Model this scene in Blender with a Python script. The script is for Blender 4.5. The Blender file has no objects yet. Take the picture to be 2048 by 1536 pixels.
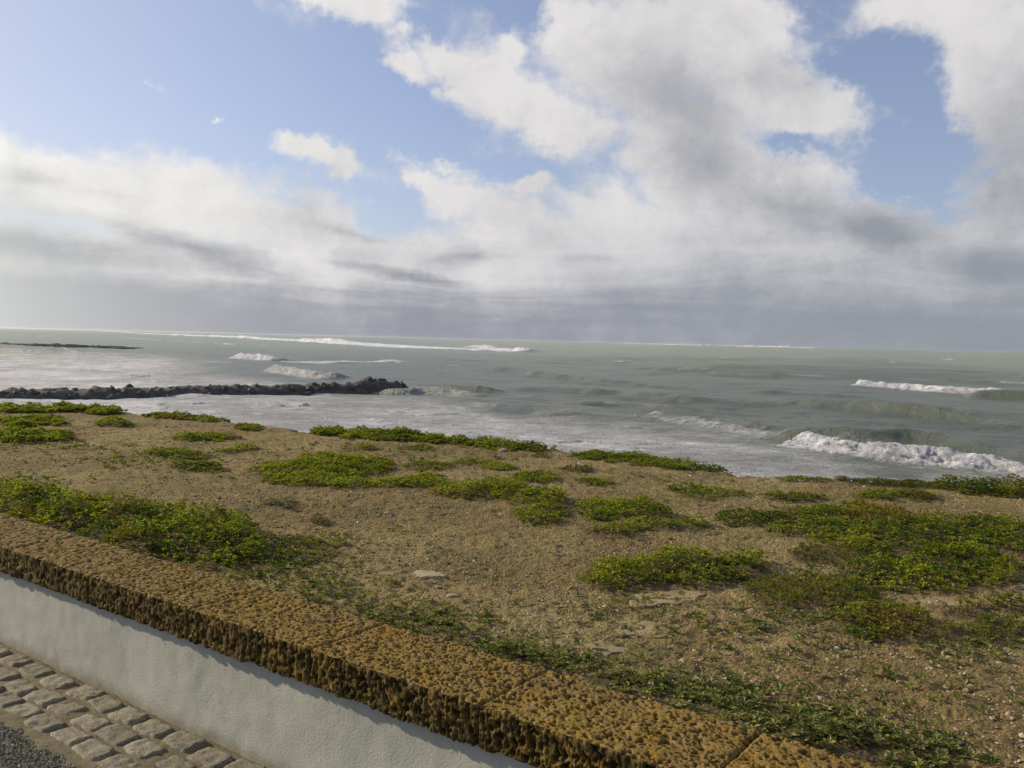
import bpy, math
import numpy as np
from mathutils import Matrix, Vector

R = np.random.default_rng(7)
SC = bpy.context.scene
COL = SC.collection

# ------------------------------------------------------------------ camera
F_PX, ROLL, PITCH, CAM_Z = 1774.0, math.radians(1.3427), math.radians(2.8715), 1.6
SEA_Z = CAM_Z - 6.5
GROUND_Z = 0.45
fwd = np.array([0, math.cos(PITCH), -math.sin(PITCH)])
_r0 = np.array([1.0, 0, 0]); _u0 = np.cross(_r0, fwd)
right = math.cos(ROLL) * _r0 + math.sin(ROLL) * _u0
up = np.cross(right, fwd)
cam_data = bpy.data.cameras.new('camera')
cam = bpy.data.objects.new('camera', cam_data); COL.objects.link(cam)
m = Matrix([[right[0], up[0], -fwd[0], 0], [right[1], up[1], -fwd[1], 0], [right[2], up[2], -fwd[2], CAM_Z], [0, 0, 0, 1]])
cam.matrix_world = m
cam_data.sensor_width = 36; cam_data.lens = F_PX / 2048 * 36
cam_data.clip_start = 0.05; cam_data.clip_end = 60000
SC.camera = cam

# ------------------------------------------------------------------ light
SUN_AZ, SUN_EL = -67.0, 22.0
sun_dir = np.array([math.sin(math.radians(SUN_AZ)) * math.cos(math.radians(SUN_EL)),
                    math.cos(math.radians(SUN_AZ)) * math.cos(math.radians(SUN_EL)), math.sin(math.radians(SUN_EL))])
sl = bpy.data.lights.new('sun', 'SUN'); sl.energy = 4.4; sl.angle = math.radians(0.8); sl.color = (1.0, 0.83, 0.58)
so = bpy.data.objects.new('sun', sl); COL.objects.link(so)
so.rotation_euler = Vector(sun_dir).to_track_quat('Z', 'Y').to_euler()
SC.view_settings.view_transform = 'Standard'; SC.view_settings.look = 'None'
SC.view_settings.gamma = 1.0; SC.view_settings.use_curve_mapping = False
SC.view_settings.exposure = 0.5
SC.cycles.volume_bounces = 1
SC.cycles.max_bounces = 6

def ray(px, py):
    d = fwd * F_PX + right * (px - 1024) + up * (768 - py)
    return d / np.linalg.norm(d)
def on_z(px, py, z):                      # the place on the level z where the ray meets it
    d = ray(px, py); q = d * ((z - CAM_Z) / d[2])
    return np.array([q[0], q[1], z])
def azel(px, py):
    d = ray(px, py); return math.degrees(math.atan2(d[0], d[1])), math.degrees(math.asin(d[2]))

# ------------------------------------------------------------------ node helpers
class NT:
    def __init__(s, tree): s.t = tree; s.n = tree.nodes; s.l = tree.links
    def new(s, kind, **kw):
        n = s.n.new(kind)
        for k, v in kw.items(): setattr(n, k, v)
        return n
    def put(s, sock, v):
        if v is None: return
        if isinstance(v, bpy.types.NodeSocket): s.l.new(v, sock)
        elif isinstance(v, (tuple, list)) and len(v) == 3 and sock.type == 'RGBA': sock.default_value = (*v, 1)
        else: sock.default_value = v
    def math(s, op, a, b=None, c=None, clamp=False):
        n = s.new('ShaderNodeMath', operation=op); n.use_clamp = clamp
        for i, v in enumerate((a, b, c)): s.put(n.inputs[i], v)
        return n.outputs[0]
    def vmath(s, op, a, b=None, scale=None):
        n = s.new('ShaderNodeVectorMath', operation=op)
        s.put(n.inputs[0], a); s.put(n.inputs[1], b)
        if scale is not None: s.put(n.inputs['Scale'], scale)
        return n.outputs['Value'] if op in ('DOT_PRODUCT', 'LENGTH') else n.outputs[0]
    def noise(s, vec, scale, detail=5, rough=.55, dist=0, out=0):
        n = s.new('ShaderNodeTexNoise'); s.put(n.inputs['Vector'], vec); s.put(n.inputs['Scale'], scale)
        n.inputs['Detail'].default_value = detail; n.inputs['Roughness'].default_value = rough
        n.inputs['Distortion'].default_value = dist
        return n.outputs[out]
    def voronoi(s, vec, scale, feature='F1', out='Distance'):
        n = s.new('ShaderNodeTexVoronoi', feature=feature); s.put(n.inputs['Vector'], vec); s.put(n.inputs['Scale'], scale)
        return n.outputs[out]
    def ramp(s, fac, lo, hi, a=0.0, b=1.0, smooth=True):
        n = s.new('ShaderNodeMapRange', interpolation_type='SMOOTHSTEP' if smooth else 'LINEAR')
        for i, v in enumerate((fac, lo, hi, a, b)): s.put(n.inputs[i], v)
        return n.outputs[0]
    def mix(s, fac, a, b, blend='MIX'):
        n = s.new('ShaderNodeMix', data_type='RGBA', blend_type=blend)
        s.put(n.inputs[0], fac); s.put(n.inputs[6], a); s.put(n.inputs[7], b)
        return n.outputs[2]
    def attr(s, name, out='Fac'):
        n = s.new('ShaderNodeAttribute', attribute_name=name); return n.outputs[out]
    def mapping(s, vec, loc=(0, 0, 0), rot=(0, 0, 0), scale=(1, 1, 1), kind='POINT'):
        n = s.new('ShaderNodeMapping', vector_type=kind); s.put(n.inputs[0], vec)
        n.inputs[1].default_value = loc; n.inputs[2].default_value = rot; n.inputs[3].default_value = scale
        return n.outputs[0]
    def bump(s, h, strength, dist, normal=None):
        n = s.new('ShaderNodeBump'); s.put(n.inputs['Strength'], strength); s.put(n.inputs['Distance'], dist)
        s.put(n.inputs['Height'], h); s.put(n.inputs['Normal'], normal)
        return n.outputs[0]

def material(name):
    mt = bpy.data.materials.new(name); mt.use_nodes = True
    nt = NT(mt.node_tree); nt.n.clear()
    out = nt.new('ShaderNodeOutputMaterial'); p = nt.new('ShaderNodeBsdfPrincipled')
    nt.l.new(p.outputs[0], out.inputs[0])
    nt.p = p; nt.out = out
    geo = nt.new('ShaderNodeNewGeometry'); nt.pos = geo.outputs['Position']; nt.nrm = geo.outputs['Normal']
    return mt, nt

# ------------------------------------------------------------------ sky
W = bpy.data.worlds.new('World'); SC.world = W; W.use_nodes = True
nt = NT(W.node_tree); nt.n.clear()
wo = nt.new('ShaderNodeOutputWorld'); bg = nt.new('ShaderNodeBackground'); nt.l.new(bg.outputs[0], wo.inputs[0])
bg.inputs[1].default_value = 0.10
sky = nt.new('ShaderNodeTexSky', sky_type='NISHITA'); sky.sun_disc = False
sky.sun_elevation = math.radians(SUN_EL); sky.sun_rotation = math.radians(SUN_AZ)
sky.air_density = 1.0; sky.dust_density = 1.0; sky.ozone_density = 1.6
tc = nt.new('ShaderNodeTexCoord'); D = tc.outputs['Generated']
sep = nt.new('ShaderNodeSeparateXYZ'); nt.l.new(D, sep.inputs[0])
az = nt.math('MULTIPLY', nt.math('ARCTAN2', sep.outputs[0], sep.outputs[1]), 57.2958)
el = nt.math('MULTIPLY', nt.math('ARCSINE', sep.outputs[2]), 57.2958)
comb = nt.new('ShaderNodeCombineXYZ'); nt.l.new(az, comb.inputs[0]); nt.l.new(el, comb.inputs[1]); V0 = comb.outputs[0]
# the plane the clouds lie on: noise drawn there stretches towards the horizon as real cloud does
zz = nt.math('ADD', nt.math('MAXIMUM', sep.outputs[2], 0.0), 0.16)
plane = nt.new('ShaderNodeCombineXYZ'); nt.l.new(nt.math('DIVIDE', sep.outputs[0], zz), plane.inputs[0]); nt.l.new(nt.math('DIVIDE', sep.outputs[1], zz), plane.inputs[1])
P = nt.mapping(plane.outputs[0], rot=(0, 0, math.radians(28)), scale=(1.0, 1.35, 1.0))
warp = nt.vmath('SUBTRACT', nt.noise(P, 1.7, 4, .55, out=1), (.5, .5, .5))
fine = nt.vmath('SUBTRACT', nt.noise(D, 9.0, 9, .64, out=1), (.5, .5, .5))
V = nt.vmath('ADD', V0, nt.vmath('MULTIPLY', warp, (4.5, 2.6, 0)))
V = nt.vmath('ADD', V, nt.vmath('MULTIPLY', fine, (6.5, 5.0, 0)))
wisp = nt.vmath('SUBTRACT', nt.noise(D, 34.0, 6, .66, out=1), (.5, .5, .5))
V = nt.vmath('ADD', V, nt.vmath('MULTIPLY', wisp, (2.0, 1.7, 0)))
Vs = nt.vmath('ADD', V0, nt.vmath('MULTIPLY', warp, (4.0, 1.6, 0)))
Vs = nt.vmath('ADD', Vs, nt.vmath('MULTIPLY', fine, (3.2, 1.8, 0)))
def blob(vec, cx, cy, rx, ry, ang=0, w=1.0):
    a, e = azel(cx, cy)
    mp = nt.mapping(vec, loc=(a, e, 0), rot=(0, 0, -math.radians(ang)), scale=(rx / 31, ry / 31, 1), kind='TEXTURE')
    g = nt.new('ShaderNodeTexGradient', gradient_type='SPHERICAL'); nt.l.new(mp, g.inputs[0])
    return nt.math('MULTIPLY', g.outputs[1], w) if w != 1 else g.outputs[1]
def union(vec, rows):
    acc = None
    for r in rows:
        b = blob(vec, *r)
        acc = b if acc is None else nt.math('SMOOTH_MAX', acc, b, .16)
    return acc
clouds = [(800, 140, 105, 38, 34, 1.0), (890, 165, 150, 70, 25), (1010, 205, 190, 110, 20), (1120, 240, 200, 110, 25), (1290, 110, 280, 170, 0), (1160, 60, 120, 80, 20),
          (1450, 70, 200, 130, 0), (1520, 180, 220, 100, 15), (1390, 300, 280, 160, 36), (1640, 215, 170, 85, 12), (1560, 370, 190, 110, 10), (1620, 450, 220, 100, 20), (1020, 90, 70, 50, -30, .6),
          (1960, 60, 300, 120, 22), (1990, 200, 170, 120, 60), (2100, 380, 230, 280, 0), (1800, 20, 170, 50, 0, .8),
          (700, 0, 150, 60, 6), (770, 80, 60, 34, 40, .5), (860, 95, 60, 25, 40, .35),
          (610, 315, 135, 54, 8), (670, 330, 80, 36, 10), (860, 365, 100, 50, 30), (950, 405, 140, 70, 20), (1085, 385, 95, 46, -20), (900, 335, 80, 28, 10, .7),
          (-60, 285, 260, 120, 16), (60, 330, 260, 90, 12), (230, 400, 320, 100, 10), (420, 420, 300, 115, 12), (640, 490, 320, 110, 20), (860, 540, 340, 110, 8),
          (1060, 490, 280, 100, -4), (1260, 470, 280, 150, 20), (1480, 510, 260, 130, 0), (1740, 570, 320, 110, 0), (1760, 475, 200, 90, 20), (1990, 520, 260, 130, 0),
          (420, 232, 26, 9, 5, .6), (320, 178, 80, 14, 20, .40), (445, 80, 40, 20, 0, .25)]
holes = [(830, 60, 120, 26, 33, .7), (520, 170, 620, 190, 14, 1.), (150, 90, 500, 180, 0, 1.), (1030, 10, 110, 60, 20, .9), (1750, 150, 170, 110, 48, 1.), (1830, 330, 150, 130, 70, 1.), (1590, 25, 80, 40, 40, .6),
         (750, 400, 150, 60, 25, .6), (1170, 375, 130, 40, 20, .6), (1070, 300, 160, 50, 15, .6), (1600, 278, 110, 26, 8, .8), (1500, 525, 170, 20, 5, .45), (440, 410, 80, 22, 10, .35), (760, 330, 90, 60, 0, .5)]
cov = union(V, clouds)
hole = union(V, holes)
big = nt.noise(P, 0.9, 3, .5)
outside = nt.math('MAXIMUM', nt.ramp(nt.math('ABSOLUTE', az), 31, 42), nt.ramp(el, 24, 34))
base = nt.math('MULTIPLY', nt.ramp(big, .42, .66, 0, .55), nt.math('ADD', nt.math('MULTIPLY', outside, .85), .15))
low = nt.ramp(el, 7.5, 3.0, 0, 1.0)
dens = nt.math('MAXIMUM', nt.math('MAXIMUM', cov, base), low)
dens = nt.math('SUBTRACT', dens, nt.math('MULTIPLY', hole, .42))
tex = nt.noise(D, 8.0, 10, .68)
dens = nt.math('ADD', dens, nt.math('MULTIPLY', nt.math('SUBTRACT', tex, .5), 1.25))
alpha = nt.ramp(dens, .02, .52)
darks = [(1350, 200, 330, 130, 20, .62), (1430, 320, 300, 150, 40, .72), (1580, 420, 250, 95, 20, .75), (1780, 470, 210, 70, 15, .95), (1990, 540, 280, 90, 0, 1.0), (2080, 330, 230, 270, 0, .75),
         (1500, 160, 180, 80, 0, .45), (1180, 260, 200, 60, 25, .3), (2010, 130, 170, 60, 20, .3),
         (60, 495, 500, 55, 4, .9), (400, 510, 300, 44, 13, .85), (520, 535, 200, 30, 14, .65), (150, 600, 800, 90, 3, 1.1), (950, 512, 115, 36, -6, .65), (820, 553, 260, 22, 9, .65), (700, 465, 150, 22, 9, .4), (60, 350, 90, 26, 10, .35), (180, 385, 90, 20, 10, .25),
         (1200, 515, 90, 22, 0, .4), (1700, 600, 400, 45, 5, .5), (1960, 640, 300, 50, 0, .9)]
dk = union(Vs, darks)
lowtex = nt.noise(nt.mapping(V0, scale=(.035, .34, 1)), 1.0, 6, .62, .8)
lowdk = nt.ramp(nt.math('ADD', nt.math('ADD', el, .3), nt.math('MULTIPLY', nt.math('SUBTRACT', lowtex, .5), 6.0)), nt.ramp(az, -12, 18, 4.8, 7.6), 1.2, 0, 1.05)
puff = nt.noise(nt.vmath('ADD', D, nt.vmath('MULTIPLY', fine, (.06, .06, .06))), 7.0, 10, .66)
shade = nt.math('MAXIMUM', nt.math('MULTIPLY', dk, 1.25), lowdk)
shade = nt.math('ADD', shade, nt.math('MULTIPLY', nt.math('SUBTRACT', puff, .5), 1.9))
streak = nt.noise(nt.mapping(V0, scale=(.05, .42, 1)), 1.0, 6, .62, .6)
shade = nt.math('ADD', shade, nt.math('MULTIPLY', nt.math('SUBTRACT', streak, .5), nt.ramp(el, 11, 4, .15, 1.0)))
shade = nt.ramp(shade, -.25, 1.25)
K = 10.0
sund = nt.vmath('DOT_PRODUCT', D, tuple(float(x) for x in sun_dir))
glow = nt.math('POWER', nt.math('MAXIMUM', sund, 0), 5.0)
white = nt.mix(nt.math('MULTIPLY', glow, 1.6, clamp=True), tuple(K * c for c in (.55, .535, .535)), tuple(K * c for c in (.92, .90, .82)))
grey = nt.mix(nt.ramp(az, -35, 30, 0, 1), tuple(K * c for c in (.222, .226, .266)), tuple(K * c for c in (.205, .222, .252)))
grey = nt.mix(nt.ramp(el, 5, 13, 0, .45), grey, tuple(K * c for c in (.30, .305, .325)))
white = nt.mix(nt.math('MULTIPLY', nt.ramp(el, 10, 4, 0, .55), nt.ramp(az, -8, 14)), white, tuple(K * c for c in (.36, .375, .40)))
cloud = nt.mix(shade, white, grey)
blue = nt.mix(1.0, sky.outputs[0], (.86, .80, .92), 'MULTIPLY')
veil = nt.mix(nt.math('ADD', nt.math('MULTIPLY', glow, .9), .16, clamp=True), blue, tuple(K * c for c in (.43, .47, .53)))
res = nt.mix(alpha, veil, cloud)
# brightening of the low air towards the sun's bearing
bear = nt.math('COSINE', nt.math('MULTIPLY', nt.math('ADD', az, -SUN_AZ), .0174533))
lowair = nt.math('MULTIPLY', nt.math('POWER', nt.math('MAXIMUM', bear, 0), 7.0), nt.ramp(el, 13, 0, 0, 1.0))
res = nt.mix(nt.math('MULTIPLY', lowair, 4.4, clamp=True), res, tuple(K * c for c in (.46, .47, .455)))
nt.l.new(res, bg.inputs[0])
SKY_END = True

# ------------------------------------------------------------------ numpy noise
def _h(ix, iy, iz, seed):
    n = (ix.astype(np.uint32) * np.uint32(374761393)) ^ (iy.astype(np.uint32) * np.uint32(668265263)) ^ (iz.astype(np.uint32) * np.uint32(2147483647)) ^ np.uint32(seed * 2654435761 % 2**32)
    n = (n ^ (n >> np.uint32(13))) * np.uint32(1274126177); n ^= n >> np.uint32(16); n *= np.uint32(2246822519); n ^= n >> np.uint32(15)
    return n.astype(np.float64) / 4294967295.0
def vnoise(p, seed=0):
    p = np.asarray(p, float)
    i = np.floor(p); f = p - i; i = i.astype(np.int64); u = f * f * f * (f * (f * 6 - 15) + 10)
    r = 0
    nz = (0, 1) if p.shape[-1] == 3 else (0,)
    for dx in (0, 1):
        wx = u[..., 0] if dx else 1 - u[..., 0]
        for dy in (0, 1):
            wy = u[..., 1] if dy else 1 - u[..., 1]
            for dz in nz:
                wz = 1 if len(nz) == 1 else (u[..., 2] if dz else 1 - u[..., 2])
                r = r + wx * wy * wz * _h(i[..., 0] + dx, i[..., 1] + dy, (i[..., 2] + dz) if len(nz) == 2 else np.zeros_like(i[..., 0]), seed)
    return r * 2 - 1
def fbm(p, octaves=4, seed=0, gain=.5):
    p = np.asarray(p, float); a, r = 1.0, 0
    for k in range(octaves):
        r = r + a * vnoise(p, seed + k); p = p * 2.03; a *= gain
    return r
def pits(p, seed=0, keep=.8):             # distance to the nearest of scattered points, in cells, with a radius of its own
    i = np.floor(p).astype(np.int64); best = np.full(p.shape[:-1], 9.0)
    for dx in (-1, 0, 1):
        for dy in (-1, 0, 1):
            for dz in (-1, 0, 1):
                c = (i[..., 0] + dx, i[..., 1] + dy, i[..., 2] + dz)
                q = np.stack([c[0] + _h(*c, seed), c[1] + _h(*c, seed + 1), c[2] + _h(*c, seed + 2)], -1)
                r = .28 + .5 * _h(*c, seed + 3); on = _h(*c, seed + 4) < keep
                best = np.minimum(best, np.where(on, np.linalg.norm(p - q, axis=-1) / r, 9))
    return best
def smooth(x, a, b):
    t = np.clip((x - a) / (b - a), 0, 1); return t * t * (3 - 2 * t)

# ------------------------------------------------------------------ mesh helpers
def mesh_obj(name, verts, faces, mat, parent=None, attrs=None, shade=True, size=None, **props):
    """faces: (n,k) array of equal polygons"""
    me = bpy.data.meshes.new(name)
    verts = np.asarray(verts, np.float32); faces = np.asarray(faces, np.int32)
    k = faces.shape[1]; n = len(faces)
    me.vertices.add(len(verts)); me.vertices.foreach_set('co', verts.ravel())
    me.loops.add(n * k); me.loops.foreach_set('vertex_index', faces.ravel())
    me.polygons.add(n); me.polygons.foreach_set('loop_start', np.arange(0, n * k, k, dtype=np.int32))
    me.polygons.foreach_set('loop_total', np.full(n, k, np.int32))
    me.polygons.foreach_set('use_smooth', np.full(n, shade, bool))
    me.update(calc_edges=True); me.validate()
    for an, av in (attrs or {}).items():
        at = me.attributes.new(an, 'FLOAT', 'POINT'); at.data.foreach_set('value', np.asarray(av, np.float32).ravel())
    me.materials.append(mat)
    o = bpy.data.objects.new(name, me); COL.objects.link(o)
    if parent: o.parent = parent
    for a, b in props.items(): o[a] = b
    return o
def empty(name, loc, **props):
    o = bpy.data.objects.new(name, None); COL.objects.link(o); o.location = loc; o.empty_display_size = .2
    for a, b in props.items(): o[a] = b
    return o
def grid_faces(nr, nc, wrap=False):
    a = np.arange(nr * nc).reshape(nr, nc)
    if wrap: a = np.concatenate([a, a[:, :1]], 1)
    return np.stack([a[:-1, :-1], a[:-1, 1:], a[1:, 1:], a[1:, :-1]], -1).reshape(-1, 4)
def ico(sub):
    import bmesh
    bm = bmesh.new(); bmesh.ops.create_icosphere(bm, subdivisions=sub, radius=1)
    v = np.array([x.co[:] for x in bm.verts]); f = np.array([[x.index for x in q.verts] for q in bm.faces]); bm.free()
    return v, f

# wall frame: along = unit vector along the wall (towards the near right), out = seaward
ALONG = np.array([.80767627, -.58962619, 0]); OUT = np.array([.58962619, .80767627, 0])
def wp(s, t, z):
    s, t, z = np.broadcast_arrays(s, t, z)
    return s[..., None] * ALONG + t[..., None] * OUT + z[..., None] * np.array([0, 0, 1.0])
def to_st(p): return p[..., :2] @ ALONG[:2], p[..., :2] @ OUT[:2]
FACE_T, FRONT_T, BACK_T, TOP_Z, COP_H = 2.077, 2.045, 2.42, .51, .13

# ------------------------------------------------------------------ the plants' footprints (each ellipse: centre x, y, half width, half depth as seen on the level ground)
G1 = 'succulent mats on the sandy ground'
PLANTS = [
 # name, label, height, leaf size, tone(0 bright .. 1 dark olive), density, ellipses
 ('creeping_plant', 'tall leafy dark green clump spilling against the back of the coping at left', .18, .030, .35, 1.0, [(40,1010,120,24),(150,1035,110,30),(265,1060,115,38),(385,1085,115,48),(455,1095,60,34)]),
 ('creeping_plant', 'low sparse green fringe at the right end of the tall clump behind the coping', .06, .024, .6, .5, [(560,1100,100,24),(520,1125,80,16)]),
 ('creeping_plant', 'bright green thick oblong mat just above the cracked pale slab', .12, .026, .15, 1.1, [(1265,1150,95,26),(1370,1140,110,26),(1460,1140,70,20),(1230,1155,50,22)]),
 ('creeping_plant', 'widest green mat of all, spreading to the right edge of the picture', .09, .026, .3, .9, [(1720,1060,170,34),(1850,1085,190,44),(1960,1090,150,40),(1690,1035,130,18),(2060,1085,80,30)]),
 ('creeping_plant', 'green lobe joined to the near side of the widest mat, above gravel', .09, .026, .25, 1.0, [(1850,1160,150,28),(1960,1155,90,22),(1900,1130,110,24)]),
 ('grass_tuft', 'low olive grassy clump between the thick oblong mat and the round near mat', .07, .022, .5, 1.1, [(1580,1185,80,22),(1670,1195,75,22),(1560,1205,50,12)]),
 ('creeping_plant', 'round olive green mat nearest the white pebbles at lower right', .10, .024, .25, 1.1, [(1770,1250,95,28),(1745,1262,55,18)]),
 ('creeping_plant', 'deep green domed mat right of the two lobed mat in mid plateau', .11, .026, .2, 1.1, [(1225,1028,68,20),(1285,1033,55,17)]),
 ('creeping_plant', 'long thin green mat trailing below the deep green domed mat', .07, .024, .3, .9, [(1220,1067,55,12),(1310,1062,75,10),(1380,1058,50,10)]),
 ('creeping_plant', 'small green mat hanging below the right end of the long leafy mat', .08, .024, .25, 1.0, [(1085,1032,58,16)]),
 ('creeping_plant', 'long leafy mat rising to a hump in the middle of the plateau', .11, .026, .15, 1.0, [(930,990,65,12),(1000,988,70,18),(1070,1003,65,14)]),
 ('creeping_plant', 'broad yellow green mat left of centre with a dark hollow in it', .10, .028, .1, 1.0, [(590,948,80,20),(660,938,80,22),(725,935,60,14),(620,965,60,13)]),
 ('creeping_plant', 'narrow green strip of mat just below the broad yellow green mat', .07, .026, .2, 1.0, [(700,972,70,10),(780,972,75,10),(850,965,55,11),(870,974,30,5)]),
 ('creeping_plant', 'small oval bright mat above the right half of the long leafy mat', .07, .026, .15, 1.0, [(1065,959,46,9)]),
 ('creeping_plant', 'small flat mat right of the small oval bright mat', .05, .024, .3, 1.0, [(1187,967,40,6)]),
 ('creeping_plant', 'faint flat green mat above the narrow strip of mat', .05, .024, .3, .7, [(855,934,48,8)]),
 ('creeping_plant', 'thin two part mat right of the faint flat mat', .05, .024, .25, .9, [(945,927,40,5),(1000,935,35,5)]),
 ('creeping_plant', 'patchy green mat left of the small ragged mats on the right plateau', .06, .024, .3, .7, [(1370,980,35,6),(1425,990,65,9)]),
 ('creeping_plant', 'low thin ragged mat beyond the widest mat', .06, .024, .35, .9, [(1590,998,55,7),(1550,992,25,4)]),
 ('creeping_plant', 'raised dark topped mat beyond the widest mat near the cliff edge', .08, .024, .4, 1.0, [(1760,996,50,8),(1825,994,60,9)]),
 ('creeping_plant', 'long bright green bank of plants along the cliff edge at centre', .17, .034, .2, 1.1, [(670,866,50,4),(740,870,70,7),(820,877,70,6)]),
 ('creeping_plant', 'tapering green bank on the cliff edge running down to its right end', .14, .032, .25, 1.0, [(905,882,70,5),(985,887,70,6),(1055,895,50,4)]),
 ('creeping_plant', 'dark green strip on the cliff edge right of centre', .11, .028, .35, 1.0, [(1200,909,50,5),(1290,917,80,6),(1375,926,60,6),(1430,934,40,3)]),
 ('creeping_plant', 'tallest bushy dark plant on the cliff edge at the right border', .20, .030, .6, 1.0, [(1960,973,55,8),(2030,978,70,9),(1900,967,40,5)]),
 ('grass_tuft', 'low grassy strip on the cliff edge left of the bushy dark plant', .08, .026, .7, .8, [(1760,964,80,4),(1850,966,60,4)]),
 ('creeping_plant', 'thin green rim on the cliff edge left of the dark stone', .06, .024, .4, .9, [(1600,957,50,3),(1640,959,25,3)]),
 ('creeping_plant', 'leftmost green bank on the cliff edge in front of the breakwater', .17, .036, .3, 1.0, [(40,818,90,5),(130,819,70,4),(200,823,45,4)]),
 ('creeping_plant', 'low green rim on the cliff edge left of the yellow green mat', .10, .032, .35, .8, [(350,836,55,3),(415,840,40,3)]),
 ('creeping_plant', 'small far mat below the leftmost cliff edge bank', .12, .032, .25, 1.0, [(45,848,40,5),(90,844,40,5)]),
 ('creeping_plant', 'wide far mat at the left border above the tall clump', .12, .034, .15, 1.0, [(30,876,60,8),(95,874,45,7)]),
 ('creeping_plant', 'small round far mat between the two left borders banks', .12, .030, .3, 1.0, [(228,853,34,5)]),
 ('creeping_plant', 'bright lens shaped mat left of the broad yellow green mat near the edge', .10, .032, .15, 1.0, [(385,878,40,6),(430,877,45,6)]),
 ('creeping_plant', 'dull green sprawling mat below the bright lens shaped mat', .08, .028, .55, .8, [(340,911,50,9),(385,914,35,7)]),
 ('creeping_plant', 'deep green low mat at left just above bare sand', .08, .028, .2, 1.0, [(370,938,30,8),(405,938,40,7)]),
 ('creeping_plant', 'slim green mat between the lens shaped mat and the broad one', .07, .028, .25, .9, [(458,903,25,4),(490,899,22,4)]),
 ('creeping_plant', 'tiny green mat on the cliff edge left of the long bank', .09, .028, .3, 1.0, [(497,856,27,3)]),
 ('creeping_plant', 'tiny flat green mat below the left part of the long bank', .05, .026, .4, .9, [(735,901,22,4)]),
 ('creeping_plant', 'narrow dull mat below the middle of the long bank', .05, .026, .55, .8, [(830,901,36,4)]),
 ('creeping_plant', 'faint dry mat below the tapering end of the bank', .05, .024, .7, .6, [(1080,914,20,3),(1155,941,40,5)]),
 ('creeping_plant', 'small tufted mat at the right border below the widest mat', .07, .024, .35, 1.0, [(2010,1222,45,10)]),
 ('grass_tuft', 'low straggling green clump right of the round near mat', .06, .024, .6, .7, [(1900,1275,60,16),(1990,1262,60,22),(1930,1230,50,12)]),
 ('creeping_plant', 'dark red tinged mat linking the thin trailing mat to the widest mat', .07, .026, .6, .9, [(1490,1048,60,12),(1550,1045,50,12)]),
 ('grass_tuft', 'thin green sprawl on the left slope of the widest mat by the gravel', .05, .022, .7, .6, [(1640,1120,60,16),(1700,1110,70,24),(1750,1130,60,14)]),
 ('leafy_weed', 'dark leafy weed with one pale flower stalk at the coping corner, lower right', .11, .034, .5, .55, [(1640,1470,85,26),(1720,1500,95,30),(1800,1530,90,25)]),
 ('leafy_weed', 'grey green weed spreading behind the last coping joint', .07, .032, .5, .5, [(1480,1410,85,20),(1540,1425,50,16)]),
 ('leafy_weed', 'small sharp leaved weed tucked behind the middle of the coping', .06, .030, .4, .6, [(860,1250,60,12),(930,1268,40,10)]),
 ('leafy_weed', 'dark weed clump behind the coping beside the white scuff', .07, .032, .4, .6, [(1070,1315,60,12),(1020,1298,40,8)]),
 ('leafy_weed', 'blue green weed against the coping left of the last joint', .06, .032, .6, .5, [(1290,1368,60,14),(1230,1350,50,10)]),
 ('leafy_weed', 'lone grey green weed on open sand left of centre', .07, .034, .7, .7, [(560,1013,36,8)]),
 ('leafy_weed', 'tiny dark weed on bare sand right of the lone grey green weed', .05, .026, .8, .7, [(632,1042,18,4),(640,1050,20,4)]),
]
def foot(e):
    cx, cy, rx, ry = e
    c = on_z(cx, cy, GROUND_Z); a = on_z(cx + rx, cy + rx * .0234, GROUND_Z); b = on_z(cx, cy - ry, GROUND_Z); b2 = on_z(cx, cy + ry, GROUND_Z)
    c2 = (b + b2) / 2
    return c2[:2], (a - c)[:2], ((b - b2) / 2)[:2]
ELL = [[foot(e) for e in row[6]] for row in PLANTS]
def ell_r(p, e):                          # radius measured in the ellipse's own axes
    c, a, b = e
    M = np.linalg.inv(np.array([a, b]).T)
    q = (p - c) @ M.T
    return np.hypot(q[..., 0], q[..., 1])
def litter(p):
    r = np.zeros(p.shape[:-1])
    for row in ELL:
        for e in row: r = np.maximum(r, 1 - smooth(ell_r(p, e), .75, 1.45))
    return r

# ------------------------------------------------------------------ ground
EDGE_PX = [(-700, 806), (-300, 810), (0, 821), (130, 823), (240, 827), (290, 834), (440, 845), (560, 860), (620, 866), (760, 873), (900, 884), (1100, 901), (1180, 908),
           (1300, 920), (1480, 948), (1560, 957), (1700, 965), (1850, 969), (2048, 984), (2400, 1010), (3000, 1060)]
_e = np.array([on_z(x, y, GROUND_Z) for x, y in EDGE_PX]); _es, _et = to_st(_e)
_phi = np.degrees(np.arctan2(_es, _et)); _o = np.argsort(_phi)
def edge_t(phi): return np.interp(phi, _phi[_o], _et[_o])
def ground_h(p):
    s_, t_ = to_st(p); past = t_ - edge_t(np.degrees(np.arctan2(s_, t_)))
    return ground_flat(p) - np.clip(past - .12, 0, 1) * 1.1
def ground_flat(p):
    q = np.concatenate([p, np.zeros(p.shape[:-1] + (1,))], -1)
    s, t = to_st(p)
    return GROUND_Z + .022 * fbm(q * .55, 3, 11) + .006 * fbm(q * 4, 3, 21) - .02 * smooth(t, 2.9, 2.42)
phi = np.concatenate([np.linspace(-86, -72, 30)[:-1], np.linspace(-72, -1, 620), np.linspace(-1, 45, 90)[1:], np.linspace(45, 82, 24)[1:]])
w = np.linspace(0, 1, 400)
et = edge_t(phi)[None, :] + .06 * fbm(np.stack([phi * .6, phi * 0], -1), 5, 5, .65)[None, :]
t0 = 2.30
tt = t0 * (et / t0) ** w[:, None]
cl = np.array([.04, .10, .2, .35, .6, 1.0, 1.6, 2.4, 3.2, 4.2, 5.5, 8.0])[:, None]
T = np.concatenate([tt, et + cl], 0)
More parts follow.
